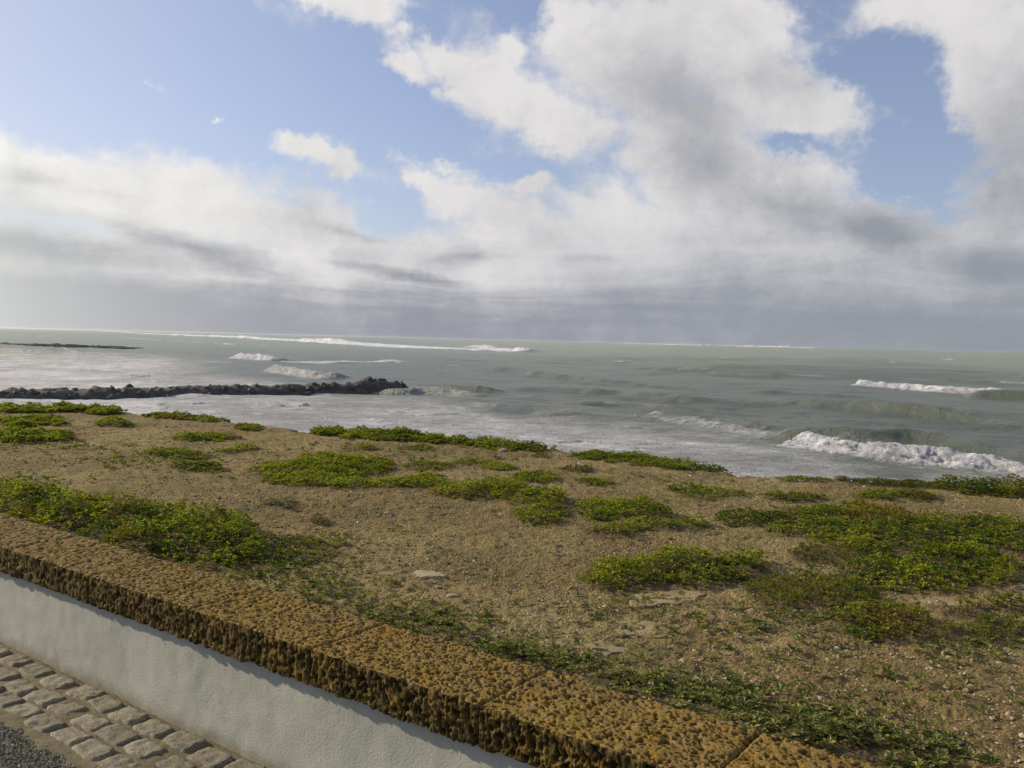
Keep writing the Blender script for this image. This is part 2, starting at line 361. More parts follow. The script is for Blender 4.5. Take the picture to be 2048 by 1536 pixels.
PH = np.broadcast_to(np.radians(phi), T.shape)
Sg = np.concatenate([tt * np.tan(PH[:400]), (et + cl * .6) * np.tan(PH[400:])], 0)
pos = wp(Sg, T, 0 * T)
z = ground_flat(pos[..., :2])
near = np.concatenate([tt * 0 + 1, et * 0 + cl * 0], 0)
q3 = np.stack([pos[..., 0], pos[..., 1], 0 * z], -1)
z += near * (.0045 * fbm(q3 * 24, 3, 31, .7) + .008 * np.maximum(0, vnoise(q3 * 9, 41)) + .007 * np.maximum(0, fbm(q3 * 15, 3, 43, .6) - .25))
drop = np.array([.02, .08, .22, .5, 1.0, 1.8, 2.8, 3.7, 4.5, 5.2, 6.0, 7.0])[:, None]
z[400:] -= drop * (1 + .25 * fbm(q3[400:] * .8, 3, 51)); pos[400:, :, :2] += .12 * fbm(q3[400:] * 1.6, 3, 52)[..., None]
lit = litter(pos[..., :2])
z += .012 * lit * near
pos[..., 2] = z
g_m, nt = material('sandy_soil')
n1 = nt.noise(nt.pos, 1.1, 5, .6); n2 = nt.noise(nt.pos, 45, 6, .7); n3 = nt.noise(nt.pos, 6.5, 5, .65)
c = nt.mix(nt.ramp(n1, .36, .62), (.300, .242, .112), (.215, .160, .070))
c = nt.mix(nt.ramp(n3, .50, .68, 0, .55), c, (.150, .112, .058))
c = nt.mix(nt.ramp(n2, .34, .50, .6, 0), c, (.090, .070, .036))
c = nt.mix(nt.ramp(n2, .56, .70, 0, .65), c, (.350, .290, .155))
c = nt.mix(nt.ramp(nt.noise(nt.pos, 2.6, 6, .7), .48, .64, 0, .55), c, (.120, .120, .045))
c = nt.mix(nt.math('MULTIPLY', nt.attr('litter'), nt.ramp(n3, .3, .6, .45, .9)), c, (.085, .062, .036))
nt.l.new(c, nt.p.inputs['Base Color']); nt.p.inputs['Roughness'].default_value = .95; nt.p.inputs['Specular IOR Level'].default_value = .15
h = nt.math('ADD', nt.math('MULTIPLY', n2, 1.0), nt.math('MULTIPLY', nt.voronoi(nt.pos, 75), .5))
nt.l.new(nt.bump(h, 1.0, .032), nt.p.inputs['Normal'])
mesh_obj('ground', pos.reshape(-1, 3), grid_faces(*z.shape), g_m, attrs={'litter': lit}, kind='structure')

# land behind the road
l_m, nt = material('dry_land')
nt.l.new(nt.mix(nt.noise(nt.pos, .3, 6, .6), (.12, .11, .06), (.24, .19, .11)), nt.p.inputs['Base Color']); nt.p.inputs['Roughness'].default_value = .95
ss = np.linspace(-400, 400, 40); ts = np.linspace(-600, -9.0, 30); S2, T2 = np.meshgrid(ss, ts)
mesh_obj('land', wp(S2, T2, S2 * 0 - .01 + .0 * S2).reshape(-1, 3), grid_faces(30, 40), l_m, kind='structure')

# ------------------------------------------------------------------ sea
WAVES = [
 # kind, polyline in view (carried to the sea level), crest height, half width, foam, foam spread in front
 ('break', [(1606,888),(1660,897),(1730,909),(1830,920),(1920,928),(2048,943),(2250,968)], .62, 1.4, .95, 2.6),
 ('ridge', [(1540,872),(1620,880),(1700,884),(1850,889),(1990,910),(2200,935)], .62, 1.9, .10, 0),
 ('break', [(1300,838),(1380,848),(1440,857),(1500,866),(1610,884)], .40, 1.0, .58, 1.3),
 ('ridge', [(1360,843),(1440,852),(1500,860),(1600,872)], .45, 1.2, .2, 0),
 ('ridge', [(1000,780),(1150,788),(1270,796),(1370,808),(1450,822)], .55, 2.6, .12, 0),
 ('ridge', [(1100,812),(1230,815),(1330,824),(1400,836)], .40, 1.8, .25, 0),
 ('ridge', [(1540,812),(1680,820),(1820,832),(1960,846),(2060,858)], .75, 2.6, .03, 0),
 ('ridge', [(900,739),(1010,745),(1120,756),(1200,765),(1280,770),(1400,778)], .60, 3.6, .06, 0),
 ('ridge', [(1230,736),(1420,745),(1560,757),(1720,765)], .45, 4, .04, 0),
 ('ridge', [(1480,785),(1650,790),(1800,800)], .35, 2.5, .02, 0),
 ('ridge', [(1060,828),(1180,832),(1300,842),(1400,850)], .35, 1.6, .35, 0),
 ('break', [(1715,774),(1790,779),(1850,783),(1930,790),(2060,794),(2200,800)], .85, 2.4, .95, 2.4),
 ('ridge', [(1930,794),(2060,799),(2200,804)], .8, 2.4, 0, 0),
 ('break', [(480,719),(520,721),(570,724)], 1.0, 3, .95, 4),
 ('foam', [(560,725),(680,727),(795,724)], .20, 2.4, .85, 0),
 ('foam', [(780,725.5),(800,723)], .3, 3, .7, 0),
 ('break', [(550,742),(590,749),(640,755),(690,757)], .95, 2.2, .70, 3.0),
 ('break', [(780,790),(835,787),(870,788),(930,794),(990,800)], .65, 1.6, .52, 1.8),
 ('ridge', [(860,783),(930,787),(1010,790)], .5, 1.4, .15, 0),
 ('break', [(915,812),(955,814),(1000,818)], .28, 1.4, .55, 1.6),
 ('foam', [(200,662),(330,670),(450,675),(600,683),(700,689),(820,695),(950,701),(1070,704)], 1.1, 20, 1.0, 0),
 ('break', [(330,670),(450,675),(600,683),(700,689)], 1.3, 20, 1.0, 12),
 ('break', [(950,698),(1000,701),(1070,705)], 1.8, 8, .95, 6),
 ('foam', [(600,683),(650,684),(690,687)], 1.4, 14, .9, 0),
 ('foam', [(230,676),(400,684),(560,693)], .5, 8, .5, 0), ('foam', [(560,694),(700,699),(800,702)], .4, 6, .4, 0),
 ('foam', [(80,673),(110,674)], .8, 8, .8, 0), ('foam', [(440,690),(480,691)], .6, 6, .8, 0), ('foam', [(260,684),(430,690)], .3, 5, .45, 0),
 ('foam', [(0,657),(80,659),(190,661)], 1.0, 30, .7, 0), ('foam', [(-40,668),(60,672)], .5, 14, .5, 0),
 ('foam', [(130,700),(162,713),(142,726),(112,737)], .12, .75, .55, 0), ('foam', [(0,705),(60,708),(130,706)], .1, 2.0, .45, 0), ('foam', [(150,716),(330,722),(470,728)], .1, 2.5, .45, 0),
 ('foam', [(1225,730),(1265,730)], .4, 1.8, .8, 0), ('foam', [(903,733),(922,733)], .3, 1.6, .8, 0), ('foam', [(990,742),(1080,746)], .2, 1.6, .5, 0),
 ('foam', [(1560,754),(1670,756)], .15, 2.0, .5, 0), ('foam', [(1360,743),(1440,743)], .15, 2.0, .4, 0), ('foam', [(2000,766),(2060,768)], .2, 2.0, .6, 0),
 ('foam', [(560,800),(640,826),(700,832),(770,846)], .10, .6, .55, 0), ('foam', [(455,800),(540,812),(590,826)], .08, .6, .55, 0),
 ('foam', [(1225,687.4),(1290,688.9)], 2, 200, .9, 0), ('foam', [(1305,689.4),(1395,691.5)], 3.2, 240, 1, 0), ('foam', [(1440,692.6),(1560,695.4)], 3.2, 240, 1, 0), ('foam', [(1560,695.6),(1615,696.9)], 2.5, 240, 1, 0),
]
azs = np.concatenate([np.linspace(-100, -37, 70)[:-1], np.linspace(-37, 37, 800), np.linspace(37, 100, 70)[1:]])
dep = np.concatenate([np.linspace(26, 8.6, 24)[:-1], np.linspace(8.6, 2.0, 330)[:-1], np.linspace(2.0, .42, 120)[:-1], np.geomspace(.42, .0375, 64)])
rr = 6.5 / np.tan(np.radians(dep))
A, RR = np.meshgrid(np.radians(azs), rr)
X, Y = RR * np.sin(A), RR * np.cos(A)
xy = np.stack([X, Y], -1)
cv = np.array([.36, .93]); cr = np.array([-.93, .36])     # towards the open sea / along the crests
a_ = xy @ cv; b_ = xy @ cr
q = np.stack([a_ / 1.0, b_ / 3.2, 0 * a_], -1)
near_amp = 1.0
def ridged(sc_a, sc_b, seed):
    n_ = vnoise(np.stack([a_ / sc_a + .35 * vnoise(np.stack([a_ / 60, b_ / 60], -1), seed + 9), b_ / sc_b], -1), seed)
    return (1 - np.abs(n_)) ** 5
H = .20 * fbm(q / 16, 3, 61) + .17 * fbm(q / 4.0, 4, 62) * smooth(RR, 900, 150) + .035 * fbm(q * np.array([1, 3, 1]) / 1.1, 3, 63) * smooth(RR, 250, 60)
H += .5 * fbm(q / 60, 2, 64) * smooth(RR, 60, 400) * smooth(RR, 4000, 1500)
rg1 = ridged(11, 70, 301); rg2 = ridged(26, 160, 302); grp = smooth(vnoise(np.stack([a_ / 70, b_ / 90], -1), 303), -.25, .5)
H += .50 * rg1 * grp * smooth(RR, 60, 90) * smooth(RR, 700, 250) + 1.1 * rg2 * smooth(RR, 110, 220) * smooth(RR, 4500, 1500) * (.35 + .65 * grp)
foam = np.zeros_like(H)
foam = np.maximum(foam, .75 * smooth(rg1, .93, 1.0) * smooth(vnoise(np.stack([a_ / 9, b_ / 12], -1), 304), .45, .8) * smooth(RR, 70, 110) * smooth(RR, 900, 400))
foam = np.maximum(foam, .9 * smooth(rg2, .90, 1.0) * smooth(vnoise(np.stack([a_ / 30, b_ / 40], -1), 305), .5, .8) * smooth(RR, 200, 350) * smooth(RR, 3500, 1500))
lump = fbm(np.stack([X, Y, 0 * X], -1) / .8, 5, 71, .68)
lump2 = fbm(np.stack([X, Y, 0 * X], -1) / 5.0, 3, 72)
for kind, pl, hgt, wid, fo, spread in WAVES:
    P2 = np.array([on_z(x, y, SEA_Z)[:2] for x, y in pl])
    for _ in range(2):                       # round the bends of the line
        if len(P2) > 2: P2 = np.concatenate([P2[:1], np.stack([P2[:-1] * .75 + P2[1:] * .25, P2[:-1] * .25 + P2[1:] * .75], 1).reshape(-1, 2), P2[-1:]])
    mid = P2.mean(0); rad = np.linalg.norm(P2 - mid, axis=1).max() + wid * 6 + spread * 3 + 4
    sel = np.hypot(X - mid[0], Y - mid[1]) < rad
    p = xy[sel]; best = np.full(len(p), 1e9); side = np.zeros(len(p)); par = np.zeros(len(p)); n = len(P2) - 1
    for i in range(n):
        a, b = P2[i], P2[i + 1]; d = b - a; L2 = d @ d
        u = np.clip(((p - a) @ d) / L2, 0, 1); c_ = a + u[:, None] * d; dd = np.linalg.norm(p - c_, axis=1)
        m_ = dd < best
        nn = np.array([-d[1], d[0]]) / math.sqrt(L2)
        if nn @ mid < 0: nn = -nn            # nn points away from the viewer
        sd = (p - c_) @ nn
        best = np.where(m_, dd, best); side = np.where(m_, np.sign(sd) * dd, side); par = np.where(m_, (i + u) / n, par)
    dist_m = np.linalg.norm(mid)
    wob = 1 + .35 * fbm(np.stack([par * 7 + hgt, par * 0], -1), 3, 81)
    taper = smooth(par, 0, .30 if kind != 'break' else .05) * smooth(par, 1, .68 if kind != 'break' else .74)
    if kind == 'foam': taper = smooth(par, -.01, .04) * smooth(par, 1.01, .94)
    x = side + .25 * wid * lump2[sel] * (1 if kind != 'foam' else .8)
    if kind == 'ridge':
        prof = np.where(x < 0, np.exp(-(x / (wid * .55)) ** 2), np.exp(-(x / (wid * 1.7)) ** 2))
        H[sel] = H[sel] + 1.35 * hgt * prof * taper * np.clip(wob, .4, 1.5)
        foam[sel] = np.maximum(foam[sel], fo * np.exp(-((x - .1) / (wid * .35)) ** 2) * taper * (1 + lump[sel]))
    elif kind == 'break':
        prof = np.where(x < 0, np.exp(-(x / (wid * .5 + spread * .3)) ** 2), np.exp(-(x / (wid * 1.1)) ** 2))
        rough = smooth(x, -spread - wid, -spread * .6) * smooth(x, wid * 1.3, wid * .2)
        H[sel] = H[sel] + (hgt * prof * np.clip(wob, .5, 1.4) + .12 * hgt * lump[sel] * rough) * taper
        ff = smooth(x, -spread * 1.15 - wid * .6, -spread * .75 - wid * .2) * smooth(x, wid * 1.3, wid * .1)
        foam[sel] = np.maximum(foam[sel], fo * ff * taper * (.86 + .16 * lump[sel]))
        wake = smooth(x, wid * 5, wid) * smooth(x, 0, wid * .6) * .42 * fo
        foam[sel] = np.maximum(foam[sel], wake * taper)
    else:
        f = np.exp(-(x / wid) ** 2) * taper
        H[sel] = H[sel] + hgt * f * (1 + .5 * lump2[sel]); foam[sel] = np.maximum(foam[sel], fo * smooth(f, .15, .6))
# foam laced water in the lee of the breakers, towards the shore
shore = np.array([on_z(x, y, SEA_Z)[:2] for x, y in [(-600, 762), (-100, 735), (200, 742), (450, 752), (700, 790), (860, 800), (1000, 826), (1200, 842), (1360, 856), (1500, 874), (1640, 905), (1760, 925), (1900, 945), (2100, 965), (2600, 1000)]])
sh_az = np.degrees(np.arctan2(shore[:, 0], shore[:, 1])); sh_r = np.hypot(shore[:, 0], shore[:, 1])
lim = np.interp(np.degrees(A), sh_az, sh_r)
soft = .12 * lim
wash = smooth(RR + 5 * lump2, lim + soft * 1.2, lim - soft)
foam_field = .63 + .14 * lump2
foam = np.maximum(foam, wash * foam_field)
foam_glare = smooth(np.degrees(A), -15, -24) * smooth(RR, 330, 180)  # left water whitened: real foam, plus sun glare put in as extra foam
foam = np.maximum(foam, foam_glare * (.80 + .16 * lump2))
H = H * smooth(RR, 8, 30)
H *= 1 - .45 * wash * (foam < .7)
pos = np.stack([X, Y, SEA_Z + H], -1)
w_m, nt = material('sea_water')
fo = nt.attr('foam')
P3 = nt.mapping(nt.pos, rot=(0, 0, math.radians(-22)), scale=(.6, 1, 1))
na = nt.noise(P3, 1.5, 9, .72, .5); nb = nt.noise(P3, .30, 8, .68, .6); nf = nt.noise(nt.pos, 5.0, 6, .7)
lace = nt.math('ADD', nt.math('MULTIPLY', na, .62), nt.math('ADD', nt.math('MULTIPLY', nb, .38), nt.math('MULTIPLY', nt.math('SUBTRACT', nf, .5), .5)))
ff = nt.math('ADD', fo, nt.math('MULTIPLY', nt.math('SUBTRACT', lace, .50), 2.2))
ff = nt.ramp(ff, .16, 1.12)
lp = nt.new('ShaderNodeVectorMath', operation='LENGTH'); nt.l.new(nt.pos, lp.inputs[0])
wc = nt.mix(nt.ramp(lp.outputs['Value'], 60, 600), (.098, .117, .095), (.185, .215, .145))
nt.l.new(nt.mix(ff, wc, (.66, .68, .76)), nt.p.inputs['Base Color'])  # cloud shade and sky reflection put into the foam as a blue tint
nt.l.new(nt.ramp(ff, 0, 1, .30, .95), nt.p.inputs['Roughness'])
nt.p.inputs['IOR'].default_value = 1.33
ng = nt.noise(P3, 2.6, 7, .66)
hh = nt.math('ADD', nt.math('MULTIPLY', ng, .22), nt.math('MULTIPLY', na, .30))
hh = nt.math('ADD', hh, nt.math('MULTIPLY', ff, .20))
hh = nt.math('ADD', hh, nt.math('MULTIPLY', nf, .10))
nt.l.new(nt.bump(hh, .9, 1.0), nt.p.inputs['Normal'])
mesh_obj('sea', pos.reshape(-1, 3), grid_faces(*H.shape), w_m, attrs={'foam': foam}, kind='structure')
def sea_h(x, y): return SEA_Z

# ------------------------------------------------------------------ breakwaters
r_m, nt = material('dark_rock')
n1 = nt.noise(nt.pos, 1.2, 7, .65)
nt.l.new(nt.mix(nt.ramp(n1, .35, .7), (.020, .021, .020), (.058, .056, .052)), nt.p.inputs['Base Color'])
nt.p.inputs['Roughness'].default_value = .8
nt.l.new(nt.bump(n1, .8, .25), nt.p.inputs['Normal'])
iv, ifc = ico(2)
BOULDERS = []
for k in range(8):
    v = iv * (1 + .30 * fbm(iv * 1.1 + k * 7, 2, 90 + k))[:, None]
    ax = R.normal(size=(5, 3)); ax /= np.linalg.norm(ax, axis=1)[:, None]
    for a in ax:                                # broken flat faces
        dd = v @ a; v = v - np.maximum(0, dd - .72)[:, None] * a
    BOULDERS.append(v)
def rock_mesh(k, name='boulder', mat=None):
    me = bpy.data.meshes.new(name); me.from_pydata(BOULDERS[k].tolist(), [], ifc.tolist()); me.materials.append(mat or r_m)
    return me
B_ME = [rock_mesh(k) for k in range(8)]
def breakwater(label, line, width, tops, size, n, ncore):
    P2 = np.array([on_z(x, y, SEA_Z)[:2] for x, y in line]); tops = np.array(tops)
    cum = np.concatenate([[0], np.cumsum(np.linalg.norm(np.diff(P2, axis=0), axis=1))]); L = cum[-1]
    root = empty('breakwater', (*P2[-1], SEA_Z), label=label, category='breakwater')
    base = np.array([*P2[-1], SEA_Z])
    def at(u): return np.stack([np.interp(u * L, cum, P2[:, 0]), np.interp(u * L, cum, P2[:, 1])], -1), np.interp(u * L, cum, tops)
    # rubble mound beneath the boulders
    us = np.linspace(0, 1, ncore); c2, h = at(us)
    tg = np.gradient(c2, axis=0); tg /= np.linalg.norm(tg, axis=1)[:, None]; nn = np.stack([-tg[:, 1], tg[:, 0]], 1)
    offs = np.linspace(-1, 1, 13)
    taper = smooth(us, 1.0, 1 - 3.0 / L)[:, None]
    prof = (1 - np.abs(offs) ** 2.2)[None, :] * (h[:, None] * .85 + 1.2) - 1.2
    pts = c2[:, None, :] + nn[:, None, :] * (offs * width * .6)[None, :, None]
    zz_ = SEA_Z + prof * (.3 + .7 * taper) + .25 * size * fbm(np.stack([pts[..., 0], pts[..., 1], 0 * pts[..., 0]], -1) * (1.1 / size), 3, 95)
    p3 = np.concatenate([pts, zz_[..., None]], -1) - base
    mesh_obj('rubble_core', p3.reshape(-1, 3), grid_faces(ncore, 13), r_m, parent=root)
    for i in range(n):
        u = (i + R.random()) / n; c1, h1 = at(np.array(u)); j = min(len(us) - 1, int(u * len(us)))
        o_ = R.uniform(-.85, .85); 
        zt = SEA_Z + (1 - abs(o_) ** 2.0) * (float(h1) + .5) - .5 - .45 * size
        pt = c1 + nn[j] * o_ * width * .55
        o = bpy.data.objects.new('boulder', B_ME[int(R.integers(8))]); COL.objects.link(o); o.parent = root
        o.location = (pt[0] - base[0], pt[1] - base[1], zt - base[2])
        sc = size * R.uniform(.5, 1.2) * .55
        o.scale = (sc * R.uniform(.9, 1.4), sc * R.uniform(.9, 1.3), sc * R.uniform(.7, 1.0)); o.rotation_euler = tuple(R.uniform(0, 6.28, 3))
    return root
breakwater('long dark breakwater of piled boulders ending in a raised head among the surf',
           [(-420, 812), (-150, 803), (0, 797), (250, 793), (420, 789), (560, 787), (690, 786), (745, 784), (806, 779)], 5.2,
           [.95, .92, .9, .95, 1.0, 1.05, 1.2, 1.75, .9], .85, 300, 220)
breakwater('far low breakwater of grey rocks beyond the white surf at left',
           [(-300, 690), (-100, 692), (60, 693.5), (180, 695), (285, 696.5)], 9, [1.1, 1.2, 1.3, .9, .3], 1.5, 150, 60)

# ------------------------------------------------------------------ the wall
wall = empty('low_wall', tuple(wp(-3.0, 2.2, 0.0)), label='long low white rendered wall capped with pitted ochre coping stones beside the cobbles', category='wall')
WO = np.array(wall.location)
p_m, nt = material('white_render')
n1 = nt.noise(nt.pos, 3.0, 6, .6); n2 = nt.noise(nt.pos, 130, 4, .6); nd = nt.noise(nt.mapping(nt.pos, scale=(4, 4, .6)), 3.0, 5, .7)
c = nt.mix(nt.ramp(n1, .35, .7), (.385, .400, .365), (.345, .355, .320))
c = nt.mix(nt.ramp(nd, .56, .74, 0, .35), c, (.32, .31, .25))
c = nt.mix(nt.ramp(nt.noise(nt.pos, 26, 3, .5), .71, .76, 0, .6), c, (.20, .18, .14))
sz = nt.new('ShaderNodeSeparateXYZ'); nt.l.new(nt.pos, sz.inputs[0])
splash = nt.math('ADD', nt.ramp(sz.outputs[2], .0, .10, .55, 0), nt.math('MULTIPLY', nt.math('SUBTRACT', nt.noise(nt.pos, 14, 5, .7), .5), .8))
crk = nt.voronoi(nt.mapping(nt.vmath('ADD', nt.pos, nt.vmath('MULTIPLY', nt.vmath('SUBTRACT', nt.noise(nt.pos, 5, 5, .7, out=1), (.5, .5, .5)), (.25, .25, .25))), scale=(1, 1, .7)), 1.1, 'DISTANCE_TO_EDGE')
c = nt.mix(nt.ramp(crk, .003, .0, 0, .35), c, (.14, .13, .10))
run = nt.noise(nt.mapping(nt.pos, scale=(14, 14, .9)), 1.6, 4, .7)
c = nt.mix(nt.math('MULTIPLY', nt.ramp(run, .52, .72, 0, .45), nt.ramp(sz.outputs[2], .10, .38)), c, (.25, .25, .19))
c = nt.mix(nt.ramp(splash, .15, .8, 0, .8), c, (.22, .20, .14))
nt.l.new(c, nt.p.inputs['Base Color']); nt.p.inputs['Roughness'].default_value = .85; nt.p.inputs['Specular IOR Level'].default_value = .2
nt.l.new(nt.bump(nt.math('ADD', n2, nt.math('MULTIPLY', n1, 3)), .5, .004), nt.p.inputs['Normal'])
S0, S1 = -13.0, 6.0
ss = np.linspace(S0, S1, 900); zs = np.linspace(-.08, TOP_Z - COP_H + .012, 26)
SS, ZZ = np.meshgrid(ss, zs)
q3 = np.stack([SS, ZZ, 0 * SS], -1)
Tf = FACE_T + .0035 * fbm(q3 * 2.2, 3, 101) + .0012 * fbm(q3 * 18, 2, 102)
front = wp(SS, Tf, ZZ)
backp = wp(SS, 0 * SS + 2.40, ZZ)
topz = np.array([zs[-1]])
v = np.concatenate([front.reshape(-1, 3), backp.reshape(-1, 3)]) - WO
f1 = grid_faces(26, 900); f2 = grid_faces(26, 900)[:, ::-1] + 26 * 900
ends = []
for cI in (0, 899):
    for r_ in range(25): ends.append([r_ * 900 + cI, (r_ + 1) * 900 + cI, 26 * 900 + (r_ + 1) * 900 + cI, 26 * 900 + r_ * 900 + cI])
mesh_obj('rendered_face', v, np.concatenate([f1, f2, np.array(ends)]), p_m, parent=wall)

c_m, nt = material('pitted_limestone')
n1 = nt.noise(nt.pos, 3.2, 6, .65); n2 = nt.noise(nt.pos, 30, 6, .7); n3 = nt.noise(nt.mapping(nt.pos, loc=(5, 3, 1)), 7, 5, .6)
c = nt.mix(nt.ramp(n1, .38, .62), (.205, .136, .034), (.180, .122, .042))
c = nt.mix(nt.ramp(n3, .52, .66, 0, .8), c, (.215, .135, .020))
sx_ = nt.new('ShaderNodeSeparateXYZ'); nt.l.new(nt.pos, sx_.inputs[0])
c = nt.mix(nt.ramp(nt.math('ADD', sx_.outputs[0], nt.math('MULTIPLY', n1, 1.5)), .6, -2.4, 0, .6), c, (.160, .126, .066))
c = nt.mix(nt.ramp(n2, .52, .72, 0, .65), c, (.25, .18, .09))
c = nt.mix(nt.ramp(n2, .34, .46, .75, 0), c, (.060, .045, .022))
c = nt.mix(nt.ramp(nt.noise(nt.pos, 60, 3, .5), .64, .72, 0, .5), c, (.30, .27, .22))
sn = nt.new('ShaderNodeSeparateXYZ'); nt.l.new(nt.nrm, sn.inputs[0])
sz = nt.new('ShaderNodeSeparateXYZ'); nt.l.new(nt.pos, sz.inputs[0])
moss_shade = nt.math('MULTIPLY', nt.ramp(nt.attr('side'), .3, .9), nt.ramp(nt.noise(nt.pos, 16, 5, .7), .40, .60))
c = nt.mix(nt.math('MULTIPLY', moss_shade, .75), c, (.040, .038, .012))  # moss tone, with the shade of the front face put into the colour
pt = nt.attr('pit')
c = nt.mix(nt.math('MULTIPLY', pt, .85), c, (.024, .017, .007))  # shade inside pits and front grooves painted dark into the stone
nt.l.new(c, nt.p.inputs['Base Color']); nt.p.inputs['Roughness'].default_value = .95; nt.p.inputs['Specular IOR Level'].default_value = .1
nt.l.new(nt.bump(nt.noise(nt.pos, 110, 5, .7), .8, .006), nt.p.inputs['Normal'])
def coping_stone(s0, s1, step, seed):
    # profile: back bottom, up, across the top, down the front, under
    T0, T1, Z0, Z1, r = FRONT_T, BACK_T, TOP_Z - COP_H, TOP_Z, .012
    segs = [((T1, Z0), (T1, Z1), (1, 0), 0), ((T1, Z1), (T0, Z1), (0, 1), 0), ((T0, Z1), (T0, Z0), (-1, 0), 1), ((T0, Z0), (T0 + .06, Z0), (0, -1), 1)]
    pts, nrm, side = [], [], []
    for i, (a, b, n_, sd) in enumerate(segs):
        L = math.hypot(b[0] - a[0], b[1] - a[1]); k = max(2, int(L / step))
        uu = (np.arange(k) + (0.5 if i else 0)) / k
        for u in uu:
            p = np.array(a) + (np.array(b) - np.array(a)) * u
            # round the corners
            nn = np.array(n_, float)
            dl = u * L; dr = (1 - u) * L
            for dd, other in ((dl, segs[i - 1][2] if i else None), (dr, segs[i + 1][2] if i < 3 else None)):
                if other is not None and dd < r:
                    w_ = .5 * (1 - dd / r); nn = nn * (1 - w_) + np.array(other) * w_
                    p = p - np.array(n_) * r * .32 * (1 - dd / r) ** 2
            nn /= np.linalg.norm(nn); pts.append(p); nrm.append(nn); side.append(sd)
    pts, nrm, side = np.array(pts), np.array(nrm), np.array(side, float)
    cols = max(3, int((s1 - s0) / step)) + 1
    sv = np.linspace(s0, s1, cols)
    Sm = np.broadcast_to(sv[None, :], (len(pts), cols)); Tm = np.broadcast_to(pts[:, :1], Sm.shape); Zm = np.broadcast_to(pts[:, 1:], Sm.shape)
    q = np.stack([Sm, Tm, Zm], -1); fr = side[:, None]
    warpq = q + .006 * np.stack([vnoise(q * 60, 3), vnoise(q * 60 + 9, 4), vnoise(q * 60 + 19, 5)], -1)
    coarse = 1 - .18 * min(1, max(0, ((s0 + s1) / 2 + 2.8) / 2.0))      # each stone is pitted its own way, the last ones most coarsely
    pa = pits(warpq * np.array([62, 78, 50 ]) * coarse + seed, 7, .66)
    pb = pits(warpq * np.array([120, 120, 90.]), 17, .6)
    d1 = smooth(pa, .92, .45); d2 = smooth(pb, 1.0, .4)
    ftop = np.exp(-((Zm - Z1) / .02) ** 2) * fr
    gro = fbm(np.stack([Sm * 120, Zm * 34, Tm * 10], -1), 3, 33, .65)
    gro2 = np.maximum(0, -fbm(np.stack([Sm * 85, Zm * 26 + 4, Tm * 10], -1), 3, 37, .6) - .1)
    disp = .0035 * fbm(q * 26, 3, 44) + .002 * fbm(q * 4, 2, 45)
    disp = disp - (.016 * d1 + .005 * d2)
    disp = disp + fr * (.0025 * gro - .008 * gro2 + .002)
    edge = np.minimum(Sm - s0, s1 - Sm)
    disp = disp - .009 * smooth(edge, .009, .0)
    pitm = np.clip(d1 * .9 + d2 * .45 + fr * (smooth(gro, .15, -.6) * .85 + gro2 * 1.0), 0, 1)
    # the lower rim of the front is ragged
    ragged = fr * np.exp(-((Zm - Z0) / .02) ** 2) * .004 * fbm(np.stack([Sm * 18, 0 * Sm, 0 * Sm], -1), 3, 55)
    Tn = Tm + nrm[:, :1] * disp; Zn = Zm + nrm[:, 1:] * disp + ragged
    v = wp(Sm, Tn, Zn)
    nr = len(pts)
    fcs = grid_faces(nr, cols)
    # close both ends with a fan
    ctr = wp(np.array([s0 + .004, s1 - .004]), (T0 + T1) / 2, (Z0 + Z1) / 2)
    V_ = np.concatenate([v.reshape(-1, 3), ctr]); n0 = nr * cols; ef = []
    for cI, cc in ((0, n0), (cols - 1, n0 + 1)):
        for i in range(nr): ef.append([i * cols + cI, ((i + 1) % nr) * cols + cI, cc, cc])
    quads = fcs
    att_side = np.concatenate([np.broadcast_to(fr, Sm.shape).ravel(), [0, 0]]); att_p = np.concatenate([pitm.ravel(), [0, 0]])
    V_ = V_ - WO
    o = bpy.data.meshes.new('coping_stone')
    tri = np.array([[a, b, c_] for a, b, c_, _ in ef])
    nq, nt_ = len(quads), len(tri)
    o.vertices.add(len(V_)); o.vertices.foreach_set('co', V_.astype(np.float32).ravel())
    o.loops.add(nq * 4 + nt_ * 3); o.loops.foreach_set('vertex_index', np.concatenate([quads.ravel(), tri.ravel()]).astype(np.int32))
    o.polygons.add(nq + nt_)
    o.polygons.foreach_set('loop_start', np.concatenate([np.arange(nq) * 4, nq * 4 + np.arange(nt_) * 3]).astype(np.int32))
    o.polygons.foreach_set('loop_total', np.concatenate([np.full(nq, 4), np.full(nt_, 3)]).astype(np.int32))
    o.polygons.foreach_set('use_smooth', np.concatenate([np.ones(nq, bool), np.zeros(nt_, bool)]))
    o.update(calc_edges=True)
    for an, av in (('side', att_side), ('pit', att_p)):
        at = o.attributes.new(an, 'FLOAT', 'POINT'); at.data.foreach_set('value', av.astype(np.float32))
    o.materials.append(c_m)
    ob = bpy.data.objects.new('coping_stone', o); COL.objects.link(ob); ob.parent = wall
joints = [-12.9, -12.1, -11.35, -10.6, -9.85, -9.1, -8.35, -7.6, -6.85, -6.1, -5.32, -4.56, -3.80, -3.05, -2.335, -1.593, -.865, -.12, .62, 1.37, 2.1, 2.85, 3.6, 4.35, 5.1, 5.9]
for i, (a, b) in enumerate(zip(joints[:-1], joints[1:])):
    mid = (a + b) / 2
    step = .0036 if -2.4 < mid < -.1 else (.0050 if -4 < mid < -2.3 else (.008 if -6.2 < mid < -3.9 else .022))
    coping_stone(a + .002, b - .002, step, i * 3.7)

